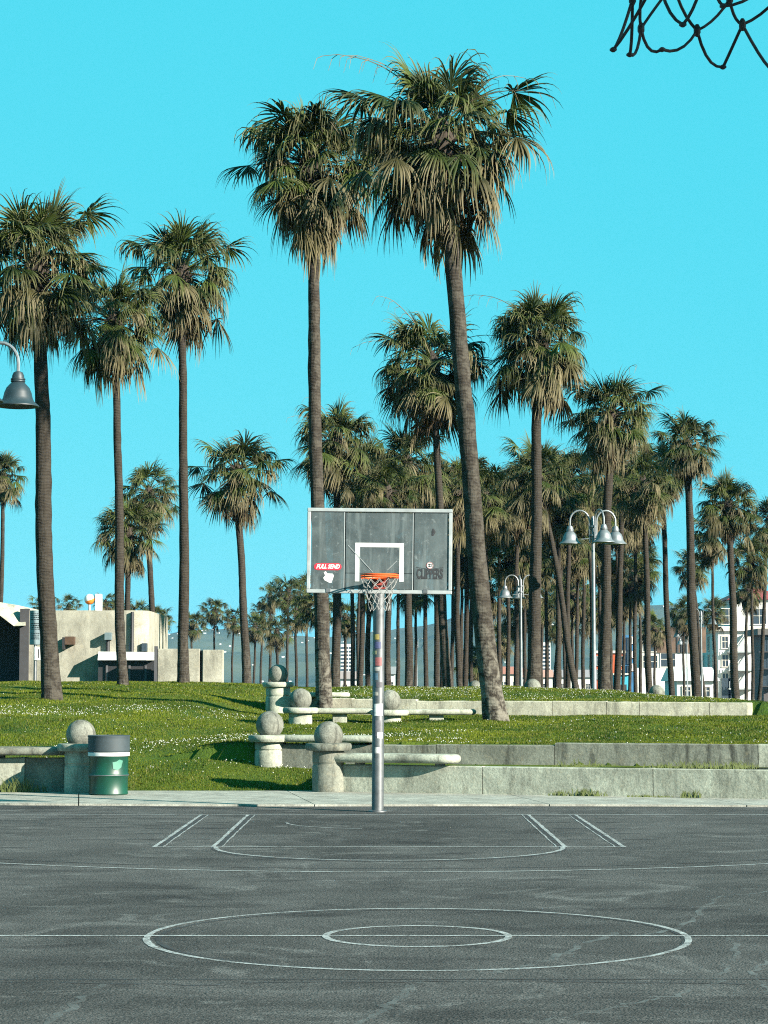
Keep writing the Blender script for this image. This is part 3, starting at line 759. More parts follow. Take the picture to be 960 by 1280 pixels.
def lamp(x, D, z, angs, label, sc=1.0, shade='shade'):
    root = tag(empty('street_lamp', (x, D, z)), label, 'street lamp', 'bell-shaded park lamps'); root.scale = (sc,) * 3
    link('pole', LM['pole'], root)
    for zc in (5.78, 6.02): link('clamp', LM['clamp'], root, (0, 0, zc))
    for a in angs:
        ar = link('arm', LM['arm'], root, rot=(0, 0, R(a)))
        link('strut', LM['strut'], ar); link('shade', LM[shade], ar, (.64, 0, 5.52)); link('bulb', LM['bulb'], ar, (.64, 0, 5.52))
    return root
lamp(xl(742, 60), 60, .08, (180, 8, -68), 'tall lamp post with three bell shades on the crest of the upper lawn')
lamp(xl(651, 88), 88, -.25, (180, 12, 95), 'lamp post with bell shades between palm trunks behind the upper lawn')
lamp(xl(-36, 32.6), 32.6, .02, (-6, -70, 172), 'large near lamp with a shadow-darkened bell shade in front of the leafy palm crown', 1.055, shade='shade_shadowed')
for px, D, a, lb in ((521, 190, (180, 0), 'small far lamp glimpsed between the grove trunks right of the hoop pole'), (836, 150, (180, 20), 'small lamp post before the white building with square windows'), (858, 175, (200, 0), 'thin far lamp post before the plain white building wall'), (876, 120, (165, -10), 'lamp post beside the leaning trunk before the tall cream building')):
    lamp(xl(px, D), D, -.1, a, lb, .95)

# ------------------------------------------------------------------ palms
def frond_mesh(name, el, petL, bladeL, nseg, spread, fold, grav, seed, mat, stiff=.45):
    rg = random.Random(seed); mb = MB(); col = []
    e = R(el); p = Vector((.10, 0, 0)); pts = [p.copy()]; K = 5; sag = R(16) * math.cos(e)
    for k in range(K):
        e -= sag / K; p = p + Vector((math.cos(e), 0, math.sin(e))) * petL / K; pts.append(p.copy())
    mb.tube(pts, [.026, .022, .018, .015, .013, .011], 4, False); col += [(0.0, .5)] * len(mb.v)
    H = pts[-1]; a = Vector((math.cos(e), 0, math.sin(e))); b = Vector((0, 1, 0)); nrm = Vector((-math.sin(e), 0, math.cos(e)))
    S = 8; dphi = 2 * spread / nseg
    twist = rg.uniform(-.25, .25)
    for i in range(nseg):
        ph = -spread + (i + .5) * dphi + rg.uniform(-.015, .015)
        d = (a * math.cos(ph) + b * math.sin(ph) - nrm * (fold * (.6 + .8 * rg.random()) * abs(math.sin(ph)) - twist * math.sin(ph)) + nrm * rg.uniform(-.03, .05)).normalized()
        L = bladeL * (1 - .22 * (ph / spread) ** 2) * rg.uniform(.74, 1.14)
        g = grav * rg.uniform(.45, 1.9); rnd = rg.random()
        q = H.copy(); base = len(mb.v); broke = rg.random() < .16
        if rg.random() < .14: continue
        for k in range(S + 1):
            t = k / S
            side = d.cross(nrm); side = side.normalized() if side.length > 1e-4 else b
            up = side.cross(d).normalized()
            w = min(dphi * L * t * .56 + .004, .028 * (1 - max(0, (t - .38) / .62) ** .8) + .0020)
            mb.v += [tuple(q - side * w), tuple(q + up * w * .55), tuple(q + side * w)]
            col += [(t, rnd)] * 3
            if t >= stiff:
                d = (d + Vector((0, 0, -1)) * g * (t - stiff + .12) * (2.2 if broke else 1.0)).normalized()
            elif t > .1:
                d = (d + Vector((0, 0, -1)) * g * .05).normalized()
            q = q + d * L / S
        for k in range(S):
            o = base + 3 * k
            mb.f += [(o, o + 1, o + 4, o + 3), (o + 1, o + 2, o + 5, o + 4)]
    me_ = mb.mesh(name, mat, 0)
    ca = me_.color_attributes.new('Col', 'FLOAT_COLOR', 'POINT')
    arr = np.ones((len(mb.v), 4), np.float32); arr[:, :2] = col; arr[:, 2] = 0
    ca.data.foreach_set('color', arr.ravel()); return me_
FR = {}
def fr_set(key, els, mat, petL, bladeL, nseg, spread, fold, grav, var=2, stiff=.45):
    for el in els:
        FR[(key, el)] = [frond_mesh('frond', el, petL * (.76 + .20 * v), bladeL, nseg, R(spread), fold, grav[v % 3], hash((el, v)) % 999 + 7, mat, stiff) for v in range(var)]
fr_set('live', (80, 60), M['f_live'], .55, .90, 34, 100, .25, (.6, 1.2, 2.2), 4, .55)
fr_set('live', (40, 20, 0, -20), M['f_live'], .92, .90, 34, 118, .35, (.7, 1.6, 3.2), 4, .46)
fr_set('old', (10, -15, -35, -55, -70), M['f_old'], .92, .90, 30, 108, .60, (1.0, 2.2, 4.2), 4, .36)
fr_set('dead', (-50, -65, -78), M['f_dead'], .55, .80, 22, 75, .6, (1.4, 2.4, 3.4), 3, .2)
def core_mesh(seed):
    rg = random.Random(seed); mb = MB()
    mb.lathe([(.13, -.95), (.20, -.8), (.24, -.5), (.26, -.2), (.20, .05), (.08, .2), (.02, .28)], 12, jit=.03, rng=rg)
    for k in range(110):
        a = rg.uniform(0, 2 * PI); z = rg.uniform(-1.2, .05); r = .2; L = rg.uniform(.15, .5)
        up = rg.uniform(-.9, .35) if z < -.4 else rg.uniform(.0, 1.0)
        p0 = Vector((r * math.cos(a), r * math.sin(a), z)); d = Vector((math.cos(a), math.sin(a), up)).normalized()
        p1 = p0 + d * L * .5; p2 = p1 + (d + Vector((0, 0, -.9))).normalized() * L * .6
        mb.tube([p0, p1, p2], [.03, .016, .004], 3, False)
    return mb.mesh('crown', M['boots'], 0)
CORES = [core_mesh(i) for i in range(3)]
def stalk_mesh(seed):
    rg = random.Random(seed); mb = MB(); p = Vector((.05, 0, .1)); e = R(rg.uniform(35, 70)); pts = [p.copy()]
    for k in range(9):
        e -= R(rg.uniform(2, 13)); p = p + Vector((math.cos(e), rg.uniform(-.04, .04), math.sin(e))) * .27; pts.append(p.copy())
    mb.tube(pts, [.016 - .0012 * k for k in range(10)], 4, False)
    for k in (5, 6, 7, 8, 9):
        q = pts[k]; mb.tube([q, q + Vector((.10, rg.uniform(-.1, .1), -.05)), q + Vector((.16, rg.uniform(-.16, .16), -.26))], [.008, .006, .003], 3, False)
    return mb.mesh('flower_stalk', M['stalk'], 0)
STALKS = [stalk_mesh(i) for i in range(4)]
def palm(bx, D, hx, hy, wpx, tw, label, full=1.0, group=None, seed=0, style=1.0, dD=0.0, dead=1.0, pale=False, stalks=3):
    rg = random.Random(seed * 101 + 13)
    base = Vector((xl(bx, D), D, 0)); base.z = gz1(base.x, D) if D < 155 else -.09
    hub = at(hx, hy - .11 * wpx, D + dD)
    root = tag(empty('palm_tree', base), label, 'palm tree', group)
    sc = (wpx / ppm(D)) / 2 / 1.70
    rb = tw / ppm(D) / 2
    v = hub - base; h = v.z
    # trunk: sweeping curve from base to hub
    n = 40; pts = []; rad = []
    curve = 0.28 if abs(v.x) > .5 else .12
    for i in range(n + 1):
        t = i / n
        x = v.x * (t + curve * math.sin(PI * t) * (.5 - t) * 1.2); y = v.y * t
        x += .03 * math.sin(5 * t + seed) + .015 * math.sin(13 * t + seed * 2)
        if t < .5: x *= 1.0
        pts.append((x, y, -.35 + (h + .35 - .35 * sc) * t))
        flare = 1 + .42 * math.exp(-t * h / .45)
        rad.append(rb * flare * (1 - .36 * t) * (1 + .02 * math.sin(9 * t + seed)))
    tb = MB().tube(pts, rad, 14, False); tr_ = random.Random(seed)
    tb.v = [(p_[0] + tr_.gauss(0, rb * .035), p_[1] + tr_.gauss(0, rb * .035), p_[2]) for p_ in tb.v]
    tb.build('trunk', M['trunk_pale'] if pale else M['trunk'], root, smooth=60)
    crown = link('crown', CORES[seed % 3], root, tuple(v), (0, 0, rg.uniform(0, 6.28)), (sc * 1.05, sc * 1.05, sc * 1.15))
    yng = rg.uniform(.75, 1.3); mid_ = rg.uniform(.8, 1.2); skirt = rg.choice((.35, .7, 1.0, 1.25)) * dead
    plan = [('live', 80, 3 * yng, .10), ('live', 60, 6 * yng, .06), ('live', 40, 8 * yng, .03), ('live', 20, 9 * mid_, -.05), ('live', 0, 8 * mid_, -.12), ('old', 10, 3, -.1), ('live', -20, 6 * mid_, -.2), ('old', -15, 6 * mid_, -.22), ('old', -35, 7, -.30),
            ('old', -55, 5, -.36), ('old', -70, 2 * skirt, -.42), ('dead', -50, 3 * skirt, -.42), ('dead', -65, 5 * skirt, -.5), ('dead', -78, 4 * skirt, -.55)]
    gapa = rg.uniform(0, 6.28); gapw = rg.uniform(.25, .75); crown.rotation_euler = (R(rg.uniform(-7, 7)), R(rg.uniform(-7, 7)), crown.rotation_euler.z)
    for key, el, cnt, z in plan:
        c = int(round(cnt * full * 1.55))
        if c < 1: continue
        a0 = rg.uniform(0, 6.28)
        for k in range(c):
            az = a0 + 2 * PI * (k + rg.uniform(-.6, .6)) / c
            if abs((az - gapa + PI) % (2 * PI) - PI) < gapw and rg.random() < .65: continue
            mesh_ = rg.choice(FR[(key, el)])
            s = rg.uniform(.80, 1.16) * (style if key != 'dead' else 1) / 1.05
            o = link('frond', mesh_, crown, (0, 0, z + rg.uniform(-.06, .06)), (R(rg.uniform(-7, 7)), R(rg.uniform(-9, 9)), az), s)
            o.rotation_euler = (Matrix.Rotation(az, 4, 'Z') @ Matrix.Rotation(R(rg.uniform(-11, 11)), 4, 'Y') @ Matrix.Rotation(R(rg.uniform(-18, 18)), 4, 'X')).to_euler()
    for k in range(stalks):
        link('flower_stalk', rg.choice(STALKS), crown, (0, 0, 0), (0, 0, rg.uniform(0, 6.28)), rg.uniform(.8, 1.05))
    return root
palm(620, 45, 550, 186, 232, 27, 'tallest fan palm, leaning, its thick trunk rising from the lawn below the pale wall', 1.15, seed=1, pale=True, stalks=4, dead=1.2)
palm(406, 50.3, 388, 222, 190, 20, 'tall straight fan palm whose weathered trunk passes behind the backboard', 1.0, seed=2, pale=True, stalks=4, dead=1.3)
palm(67, 50, 46, 345, 182, 24, 'thick-trunked fan palm in front of the notice board on the concrete building', 1.0, seed=3, stalks=2, dead=.5)
palm(156, 57, 142, 412, 140, 13, 'fan palm with a sparse crown and curved thin trunk before the building doorway', .8, seed=4, dead=1.2, stalks=2)
palm(232, 60, 226, 352, 146, 14, 'slender straight fan palm before the low concrete block wall', .72, seed=5, dead=.4, stalks=2, style=1.05)
palm(310, 75, 296, 600, 118, 11.5, 'shorter fan palm standing alone with a round dark skirt', .8, seed=6, dead=.8, stalks=1)
palm(195, 95, 186, 622, 82, 9, 'fan palm behind the low concrete block wall', .75, seed=7, stalks=1)
palm(163, 88, 160, 672, 92, 9, 'low fan palm peering over the concrete building roof', .75, seed=8, stalks=1)
palm(2, 110, 4, 600, 66, 7, 'thin far fan palm rising above the folded concrete canopy', .7, seed=9, stalks=1)
palm(561, 63, 540, 468, 148, 12, 'dark fan palm whose crown hangs over the backboard corner', .95, seed=10, stalks=3)
palm(421, 75, 420, 560, 108, 12, 'fan palm with straw-coloured skirt just above the backboard', .95, seed=11, dead=1.6, stalks=2)
palm(511, 78, 508, 585, 100, 11, 'brown-skirted fan palm crowning over the middle of the backboard', .95, seed=12, dead=1.8, stalks=2)
palm(664, 62, 675, 440, 148, 17, 'tall fan palm rising behind the ball on the low plinth', 1.0, seed=13, stalks=4)
palm(752, 68, 764, 528, 118, 15, 'fan palm with upright crown beside the three-shade lamp post', .95, seed=14, stalks=3)
palm(871, 78, 858, 562, 84, 13, 'fan palm with curving trunk before the plain white building wall', .9, seed=15, stalks=3)
palm(921, 85, 910, 638, 88, 11, 'fan palm with round crown and bowed trunk before the tall cream building', .9, seed=16, stalks=3)
palm(731, 80, 673, 602, 95, 9, 'strongly leaning fan palm whose thin trunk slants behind the tall palms', .85, seed=19, stalks=2)
G = 'fan palms of the grove behind the lawns'
grove = [(841, 88, 826, 592, 82, 9), (813, 82, 804, 612, 86, 10), (697, 92, 697, 628, 86, 9), (607, 86, 606, 628, 92, 9), (632, 96, 637, 690, 78, 7), (643, 90, 648, 634, 84, 8),
         (578, 104, 577, 706, 62, 6), (590, 92, 588, 648, 76, 7), (690, 98, 704, 662, 78, 7), (768, 92, 778, 590, 84, 10), (741, 100, 737, 640, 74, 7), (784, 118, 790, 724, 62, 5),
         (895, 106, 889, 672, 60, 5), (884, 128, 864, 712, 48, 5), (893, 150, 892, 768, 38, 4), (940, 108, 938, 704, 58, 5), (943, 112, 962, 655, 66, 6), (798, 128, 801, 706, 52, 5),
         (853, 150, 855, 770, 42, 4), (818, 140, 818, 788, 42, 4), (778, 120, 780, 745, 60, 5), (718, 105, 722, 690, 70, 6), (655, 110, 655, 720, 66, 6), (612, 118, 612, 740, 60, 5),
         (715, 125, 716, 745, 58, 5), (740, 135, 738, 770, 50, 5), (765, 140, 762, 760, 50, 5), (700, 140, 698, 780, 48, 5), (590, 135, 592, 830, 46, 5), (760, 110, 755, 700, 66, 6),
         (440, 95, 442, 650, 72, 7), (447, 110, 450, 700, 60, 6), (460, 90, 462, 662, 74, 8), (486, 74, 484, 620, 80, 10), (497, 105, 497, 700, 58, 6), (532, 100, 530, 640, 66, 7),
         (545, 84, 546, 630, 78, 9), (552, 96, 554, 665, 68, 8), (575, 80, 570, 620, 84, 9), (520, 120, 519, 740, 52, 5), (470, 125, 470, 745, 50, 5), (430, 130, 432, 775, 44, 5), (404, 135, 398, 760, 52, 5),
         (930, 140, 934, 740, 46, 5), (676, 130, 678, 750, 56, 5), (627, 150, 626, 800, 42, 4)]
own = {1: 'fan palm with dark skirt whose trunk passes between the blue and the plain white building', 5: 'fan palm whose trunk stands beside the lamp post behind the upper lawn', 12: 'thin-trunked palm with a small crown before the corner of the tall cream building',
       13: 'small palm on a leaning thin trunk between the plain white and the cream building', 14: 'very small round palm in front of the red roof edge', 18: 'small palm in front of the rooftop opening of the plain white building', 19: 'small dark palm just right of the blue painted building',
       28: 'low bushy palm behind the thick leaning trunk of the tallest palm', 33: 'grove palm whose thick trunk rises just behind the hoop pole', 16: 'fan palm whose crown hangs beside the heavy-corniced dark building'}
grove += [(582, 98, 583, 612, 84, 8), (622, 102, 624, 650, 80, 7), (660, 100, 664, 612, 84, 7), (682, 112, 684, 690, 72, 6), (708, 96, 712, 608, 86, 8), (728, 116, 730, 668, 74, 6), (750, 112, 748, 652, 74, 6), (772, 104, 770, 640, 80, 7), (600, 122, 600, 700, 62, 5), (648, 128, 650, 770, 56, 5), (705, 132, 706, 730, 58, 5), (793, 108, 794, 650, 74, 6), (565, 110, 566, 660, 74, 6), (450, 84, 455, 600, 84, 8)]
grove = [(a_, b_, c_, d_, e_ * 1.06, f_ * .92) for a_, b_, c_, d_, e_, f_ in grove]
for i, g in enumerate(grove):
    palm(*g, own.get(i, 'shaggy fan palm in the crowded grove behind the lawns'), .74, G, 40 + i, stalks=rng_ if (rng_ := i % 3) else 1, dead=1.2)
G2 = 'small distant fan palms in front of the hills'
far = [(196, 175, 196, 776, 40, 3.6), (240, 180, 240, 782, 38, 3.4), (270, 185, 268, 766, 38, 3.2), (290, 180, 292, 776, 36, 3.2), (318, 175, 319, 785, 38, 3.6), (338, 190, 338, 748, 38, 3.8), (358, 170, 360, 742, 46, 4.2), (348, 185, 346, 792, 42, 4.6),
       (371, 165, 370, 768, 48, 4.4), (384, 180, 384, 740, 44, 4), (326, 195, 328, 770, 36, 3.4), (174, 190, 174, 770, 38, 3.4), (130, 195, 132, 756, 36, 3.2), (150, 200, 148, 764, 36, 3.2), (86, 200, 86, 760, 34, 3), (54, 200, 54, 760, 34, 3)]
for i, g in enumerate(far):
    palm(*g, 'small distant fan palm in the row before the hazy hills', .55, G2, 200 + i, stalks=0, dead=.9)
for (bx, D, r_) in ((156, 57, 7.5), (232, 60, 9)):
    pass

# ------------------------------------------------------------------ buildings
def quadbox(mb, x0, x1, y0, y1, z0, z1): return mb.box(((x0 + x1) / 2, (y0 + y1) / 2, (z0 + z1) / 2), (x1 - x0, y1 - y0, z1 - z0))
def window(par, x, y, z, w, h, mat_f, n=(0, -1), fr=.12, pane=None):
    """recess frame proud of the wall, glass pane set inside it; faces -Y (n=(0,-1)) or -X (n=(-1,0))"""
    rz = 0 if n == (0, -1) else -PI / 2
    o = MB()
    for c, d in (((0, 0, h / 2), (w + fr, .16, fr)), ((0, -.03, -h / 2), (w + fr * 1.6, .24, fr)), ((-w / 2, 0, 0), (fr, .14, h - fr)), ((w / 2, 0, 0), (fr, .14, h - fr)), ((0, .01, 0), (fr * .6, .08, h - fr)), ((0, .012, .1), (w - fr, .07, fr * .6))): o.box(c, d)
    f = o.build('window', mat_f, par, (x, y, z), (0, 0, rz), smooth=0)
    MB().box((0, .03, 0), (w - fr, .03, h - fr)).build('pane', pane or M['glass'], f, smooth=0)
# left: concrete rest-room building
B0 = tag(empty('concrete_building', (xl(110, 68), 68, 0)), 'low cast concrete building with dark doorway and curved end wall behind the lawn', 'building')
def L(px, D): return xl(px, D) - B0.location.x
D0 = 66.0
pxm = ppm(D0)
def zz(py, D): return at(480, py, D).z
m = MB(); th = 5.0
outl = [(L(33, D0), 0 - 2), (L(150, D0), -2 + .0)]
for k in range(9):
    a = R(-90 + 90 * k / 8); outl.append((L(165, D0) + .5 * math.cos(a), -1.5 + .5 * math.sin(a)))
outl += [(L(165, D0) + .5, 4), (L(33, D0), 4)]
k = len(outl); zt = zz(763, D0)
m.v = [(x, y, -.2) for x, y in outl] + [(x, y, zt) for x, y in outl]
m.f = [tuple(range(k, 2 * k))] + [(j, (j + 1) % k, k + (j + 1) % k, k + j) for j in range(k)]
m.build('wall', M['conc_bld'], B0, smooth=30)
# folded canopy at the left with its deep porch, shade put into the wall colour
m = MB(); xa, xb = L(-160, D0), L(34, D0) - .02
quadbox(m, xa, xb, .6, 4, -.2, zz(764, D0)); m.build('porch_wall', m_plain('porch_shade_colour', (.045, .04, .045), .8), B0)
cz0, cz1, cz2 = zz(783, D0), zz(768, D0), zz(755, D0)
m = MB()
pr = [(xa, cz1 + .5), (L(0, D0), cz1), (L(20, D0), cz0), (xb, cz0 + .02)]
topz = [cz2 + .6, cz2 + .06, cz2 - .02, cz2 - .22]
for (x, zb), ztp in zip(pr, topz): m.v += [(x, -2.3, zb), (x, -1.6, ztp), (x, 4.2, ztp), (x, 4.2, zb), (x, -2.1, zb)]
for i in range(3):
    for j in range(5): m.f.append((i * 5 + j, (i + 1) * 5 + j, (i + 1) * 5 + (j + 1) % 5, i * 5 + (j + 1) % 5))
m.f += [(0, 1, 2, 3, 4), (19, 18, 17, 16, 15)]
m.build('canopy', M['conc_pale'], B0, smooth=0)
m = MB(); quadbox(m, L(31, D0) - .12, L(33, D0) + .10, -2.12, -1.9, -.2, zt + .05); m.build('corner_post', m_plain('post_grey', (.03, .03, .033), .8), B0)
# door recess: dark opening drawn as near-black panels in front of the wall under a white awning
m = MB(); quadbox(m, L(126, D0), L(196, D0), -2.45, -2.04, -.2, zz(826, D0)); m.build('door_surround', m_plain('recess_dark', (.016, .017, .019), .5), B0)
for a, c in ((138, 150), (166, 192)):
    m = MB(); quadbox(m, L(a, D0), L(c, D0), -2.50, -2.455, -.1, zz(833, D0)); m.build('door_leaf', M['black'], B0)
for a in (136, 164, 184): m = MB(); quadbox(m, L(a, D0), L(a, D0) + .06, -2.53, -2.46, -.1, zz(832, D0)); m.build('door_frame', m_plain('frame_grey', (.07, .07, .075), .6), B0)
m = MB(); quadbox(m, L(113, D0), L(126, D0) - .01, -2.5, -2.04, -.2, zz(854, D0)); m.build('step_block', m_plain('dark_block', (.02, .02, .021), .8), B0)
m = MB(); x0, x1 = L(127, D0), L(196, D0); z0, z1 = zz(826, D0) + .01, zz(815, D0)
m.add([(x0, -2.75, z0), (x1, -2.75, z0), (x1, -2.02, z0), (x0, -2.02, z0), (x0, -2.6, z1), (x1, -2.35, z1 - .02), (x1, -2.02, z1), (x0, -2.02, z1)], [(3, 2, 1, 0), (4, 5, 6, 7), (0, 1, 5, 4), (1, 2, 6, 5), (2, 3, 7, 6), (3, 0, 4, 7)])
m.build('awning', M['white'], B0, smooth=0)
# bracket box, flood light, vents, conduit
m = MB(); quadbox(m, L(84, D0), L(95, D0), -2.4, -2.02, zz(806, D0), zz(796, D0)); m.build('fixture_box', m_plain('rusty_box', (.05, .026, .012), .8, 0, .5), B0)
m = MB(); quadbox(m, L(81, D0), L(84, D0) - .005, -2.45, -2.02, zz(812, D0), zz(797, D0)); m.build('fixture_bracket', M['black'], B0)
m = MB(); quadbox(m, L(133, D0), L(141, D0), -2.35, -2.02, zz(800, D0), zz(791, D0)); m.build('flood_light', m_plain('lamp_grey', (.10, .14, .15), .5), B0)
m = MB(); m.tube([(L(136, D0), -2.1, zz(800, D0)), (L(136, D0), -2.1, zz(821, D0))], .06, 8); m.build('conduit', M['black'], B0)
m = MB(); m.tube([(L(166, D0), -2.08, zz(765, D0)), (L(166, D0), -2.08, zz(815, D0)), (L(168, D0), -2.12, zz(822, D0))], .05, 8); m.build('conduit', M['black'], B0)
for a in (162, 178): m = MB(); quadbox(m, L(a, D0), L(a + 6, D0), -2.08, -1.5, zz(814, D0), zz(804, D0)); m.build('vent', M['glass'], B0)
# free-standing low block wall
bw = tag(empty('block_wall', (xl(240, 64.5), 64.5, 0)), 'low pale concrete wall with a dark vertical joint beside the concrete building', 'wall')
for a, c in ((198, 250.5), (254, 280)):
    x0, x1 = xl(a, 64.5) - bw.location.x, xl(c, 64.5) - bw.location.x
    MB().box(((x0 + x1) / 2, 0, 1.3), (x1 - x0, .3, 2 * (zz(811, 64.5) - 1.3) - (0 if a < 200 else .06)), 0, .02).build('panel', M['conc_bld'], bw)
x0, x1 = xl(250.5, 64.5) - bw.location.x, xl(254, 64.5) - bw.location.x
MB().box(((x0 + x1) / 2, .06, 1.3), (x1 - x0 - .004, .16, 2 * (zz(813, 64.5) - 1.3))).build('joint_post', M['black'], bw)
MB().box((xl(196, 64.5) - bw.location.x, -.02, 1.4), (.09, .3, 3.0)).build('end_post', m_plain('end_post', (.05, .05, .055), .7), bw)
# notice board
nb = tag(empty('notice_board', (xl(49, 63.6), 63.6, 0)), 'grey notice board with rows of small print on the concrete building', 'notice board')
w_ = 24 / ppm(63.6); z0, z1 = zz(806, 63.6), zz(763, 63.6)
MB().box((0, 0, (z0 + z1) / 2), (w_ * .95, .05, z1 - z0), 0, .01).build('board', m_plain('board_grey', (.17, .22, .235), .6), nb)
rg = random.Random(9); k = 0; z = z1 - .1
while z < z1 and z > z0 + .08:
    ln = w_ * .8 * rg.choice((.55, .8, .95, 1)); x = -w_ * .4
    pm = MB()
    while x < -w_ * .4 + ln - .02:
        q = rg.uniform(.02, .07); q = min(q, -w_ * .4 + ln - x); pm.box((x + q / 2, -.028, z), (q, .004, .022)); x += q + .016
    pm.build('print_line', M['black'], nb, smooth=0); k += 1
    z -= .055 if k % 4 else .12
MB().box((-.02, .01, zz(817, 63.6)), (.22, .05, .40), 0, .01).build('small_sign', M['white'], nb)
MB().box((.0, -.018, zz(817, 63.6)), (.03, .004, .26)).build('print_line', M['black'], nb, smooth=0)
MB().box((.20, .01, zz(817, 63.6)), (.06, .05, .36), 0, .01).build('small_sign', M['white'], nb)
MB().tube([(-.1, .06, -.2), (-.1, .06, z1)], .05, 8).build('post', M['galv'], nb)
# roof sign: ball and white slab
bs = tag(empty('beacon', (xl(112, 69), 69, zt - .02)), 'white and orange ball sign on a short post above the concrete roof', 'sign')
bz = zz(749, 69) - (zt - .02)
MB().tube([(0, 0, -.05), (0, 0, bz - .1)], .04, 8).build('post', M['frame'], bs)
prof = [(max(.002, .17 * math.cos(a)), .17 * math.sin(a)) for a in np.linspace(-PI / 2, PI / 2, 13)]
MB().lathe(prof, 20).build('ball', M['white'], bs, (0, 0, bz))
prof = [(max(.002, .174 * math.cos(a)), .174 * math.sin(a)) for a in np.linspace(-PI / 2, -.05, 8)]
MB().lathe(prof, 20, cap=False).build('orange_half', m_plain('ball_orange', (.62, .17, .02), .5), bs, (0, 0, bz), (R(12), R(-22), 0))
vs_ = tag(empty('vent_stack', (xl(123.5, 69), 69, zt - .02)), 'plain white upright slab on the concrete roof beside the ball sign', 'vent')
MB().box((0, 0, .32), (.21, .2, .66), 0, .01).build('stack', M['white'], vs_)
MB().box((0, 0, .0), (.34, .3, .08), 0, .01).build('flashing', m_plain('flashing_dark', (.03, .03, .035), .6), vs_)

WP = m_plain('white_stucco', (.44, .44, .42), .85, 0, .12, .4); CR = m_plain('cream_stucco', (.40, .38, .33), .85, 0, .12, .4)
def bld(name, label, px0, px1, D, ytop, depth, mat, loc_px=None):
    x0, x1 = xl(px0, D), xl(px1, D); h = at(480, ytop, D).z
    root = tag(empty(name, ((x0 + x1) / 2, D, -.09)), label, 'building', None); w = x1 - x0
    MB().box((0, depth / 2, (h) / 2), (w, depth, h + .2)).build('wall', mat, root, smooth=0)
    return root, w, h
def wl(root, px, D): return xl(px, D) - root.location.x
def wz(py, D): return at(480, py, D).z + .09
# tall cream building with red roof
D = 300
t1, w, h = bld('apartment_building', 'tall cream building with red tiled hip roof and stair balconies', 897, 990, D, 783, 19, WP)
for py in (803, 826, 849):
    for px in (905.5,): window(t1, wl(t1, px, D), -.05, wz(py, D), .9, 1.7, CR)
    for py2 in (py,):
        for yy in (4, 8.5, 14): window(t1, -w / 2 - .05, yy, wz(py2, D), 1.6, 2.0, CR, (-1, 0))
MB().box((0, 9.4, h - .3), (w + .8, 20.2, .5)).build('cornice', CR, t1, smooth=0)
MB().box((1.0, 9.8, h + 1.9), (w - 2.0, 15.6, 3.9)).build('top_storey', WP, t1, smooth=0)
for px in (911, 949): window(t1, wl(t1, px, D) + .3, 1.93, wz(771, D) + .1, 2.0, 2.2, CR)
rx0, rx1 = 1.0 - (w - 2) / 2 - .5, 1.0 + (w - 2) / 2 + .5; rz0 = h + 3.88
m = MB().add([(rx0, 1.4, rz0), (rx1, 1.4, rz0), (rx1, 18.4, rz0), (rx0, 18.4, rz0), (rx0 + 4, 7, rz0 + 1.9), (rx1 - 4, 7, rz0 + 1.9), (rx1 - 4, 12, rz0 + 1.9), (rx0 + 4, 12, rz0 + 1.9)], [(3, 2, 1, 0), (4, 5, 6, 7), (0, 1, 5, 4), (1, 2, 6, 5), (2, 3, 7, 6), (3, 0, 4, 7)])
m.build('roof', m_plain('red_tiles', (.20, .035, .03), .8, 0, .3, .5), t1, smooth=0)
for i, py in enumerate((806, 829, 852)):
    zb = wz(py, D)
    r = MB(); r.box((wl(t1, 924, D), -.75, zb - 1.0), (3.6, 1.5, .18)); r.build('balcony', M['frame'], t1, smooth=0)
    for k in range(9): MB().box((wl(t1, 924, D) - 1.7 + k * .42, -1.45, zb - .45), (.07, .06, 1.0)).build('rail_bar', M['frame'], t1, smooth=0)
    r = MB(); r.add([(wl(t1, 916, D), -1.3, zb - 1.0), (wl(t1, 916, D), -.3, zb - 1.0), (wl(t1, 932, D), -.3, zb + 1.4), (wl(t1, 932, D), -1.3, zb + 1.4), (wl(t1, 916, D), -1.3, zb - .75), (wl(t1, 916, D), -.3, zb - .75), (wl(t1, 932, D), -.3, zb + 1.65), (wl(t1, 932, D), -1.3, zb + 1.65)], [(0, 1, 2, 3), (7, 6, 5, 4), (0, 3, 7, 4), (1, 5, 6, 2), (0, 4, 5, 1), (3, 2, 6, 7)])
    r.build('stair_flight', M['frame'], t1, smooth=0)
for px in (906, 914): MB().box((wl(t1, px, D), -.12, 1.6), (1.2, .3, 3.2)).build('shop_opening', M['glass'], t1, smooth=0)
# dark building at the edge
D = 250
t2, w, h = bld('apartment_building', 'dark grey-brown building with heavy cornice and balconies at the street corner', 953, 1030, D, 791, 8, m_plain('dark_stucco', (.055, .05, .05), .85, 0, .25, .6))
MB().box((-.15, 3.8, h + .2), (w + 1.2, 9.5, .7)).build('cornice', m_plain('cornice_dark', (.07, .065, .06), .85), t2, smooth=0)
for py in (807, 828, 850):
    for px in (958, 967, 978): window(t2, wl(t2, px, D), -.05, wz(py, D), 1.1, 1.9, M['glass'])
    MB().box((wl(t2, 959, D), -.6, wz(py + 8, D)), (2.4, 1.1, .14)).build('balcony', M['black'], t2, smooth=0)
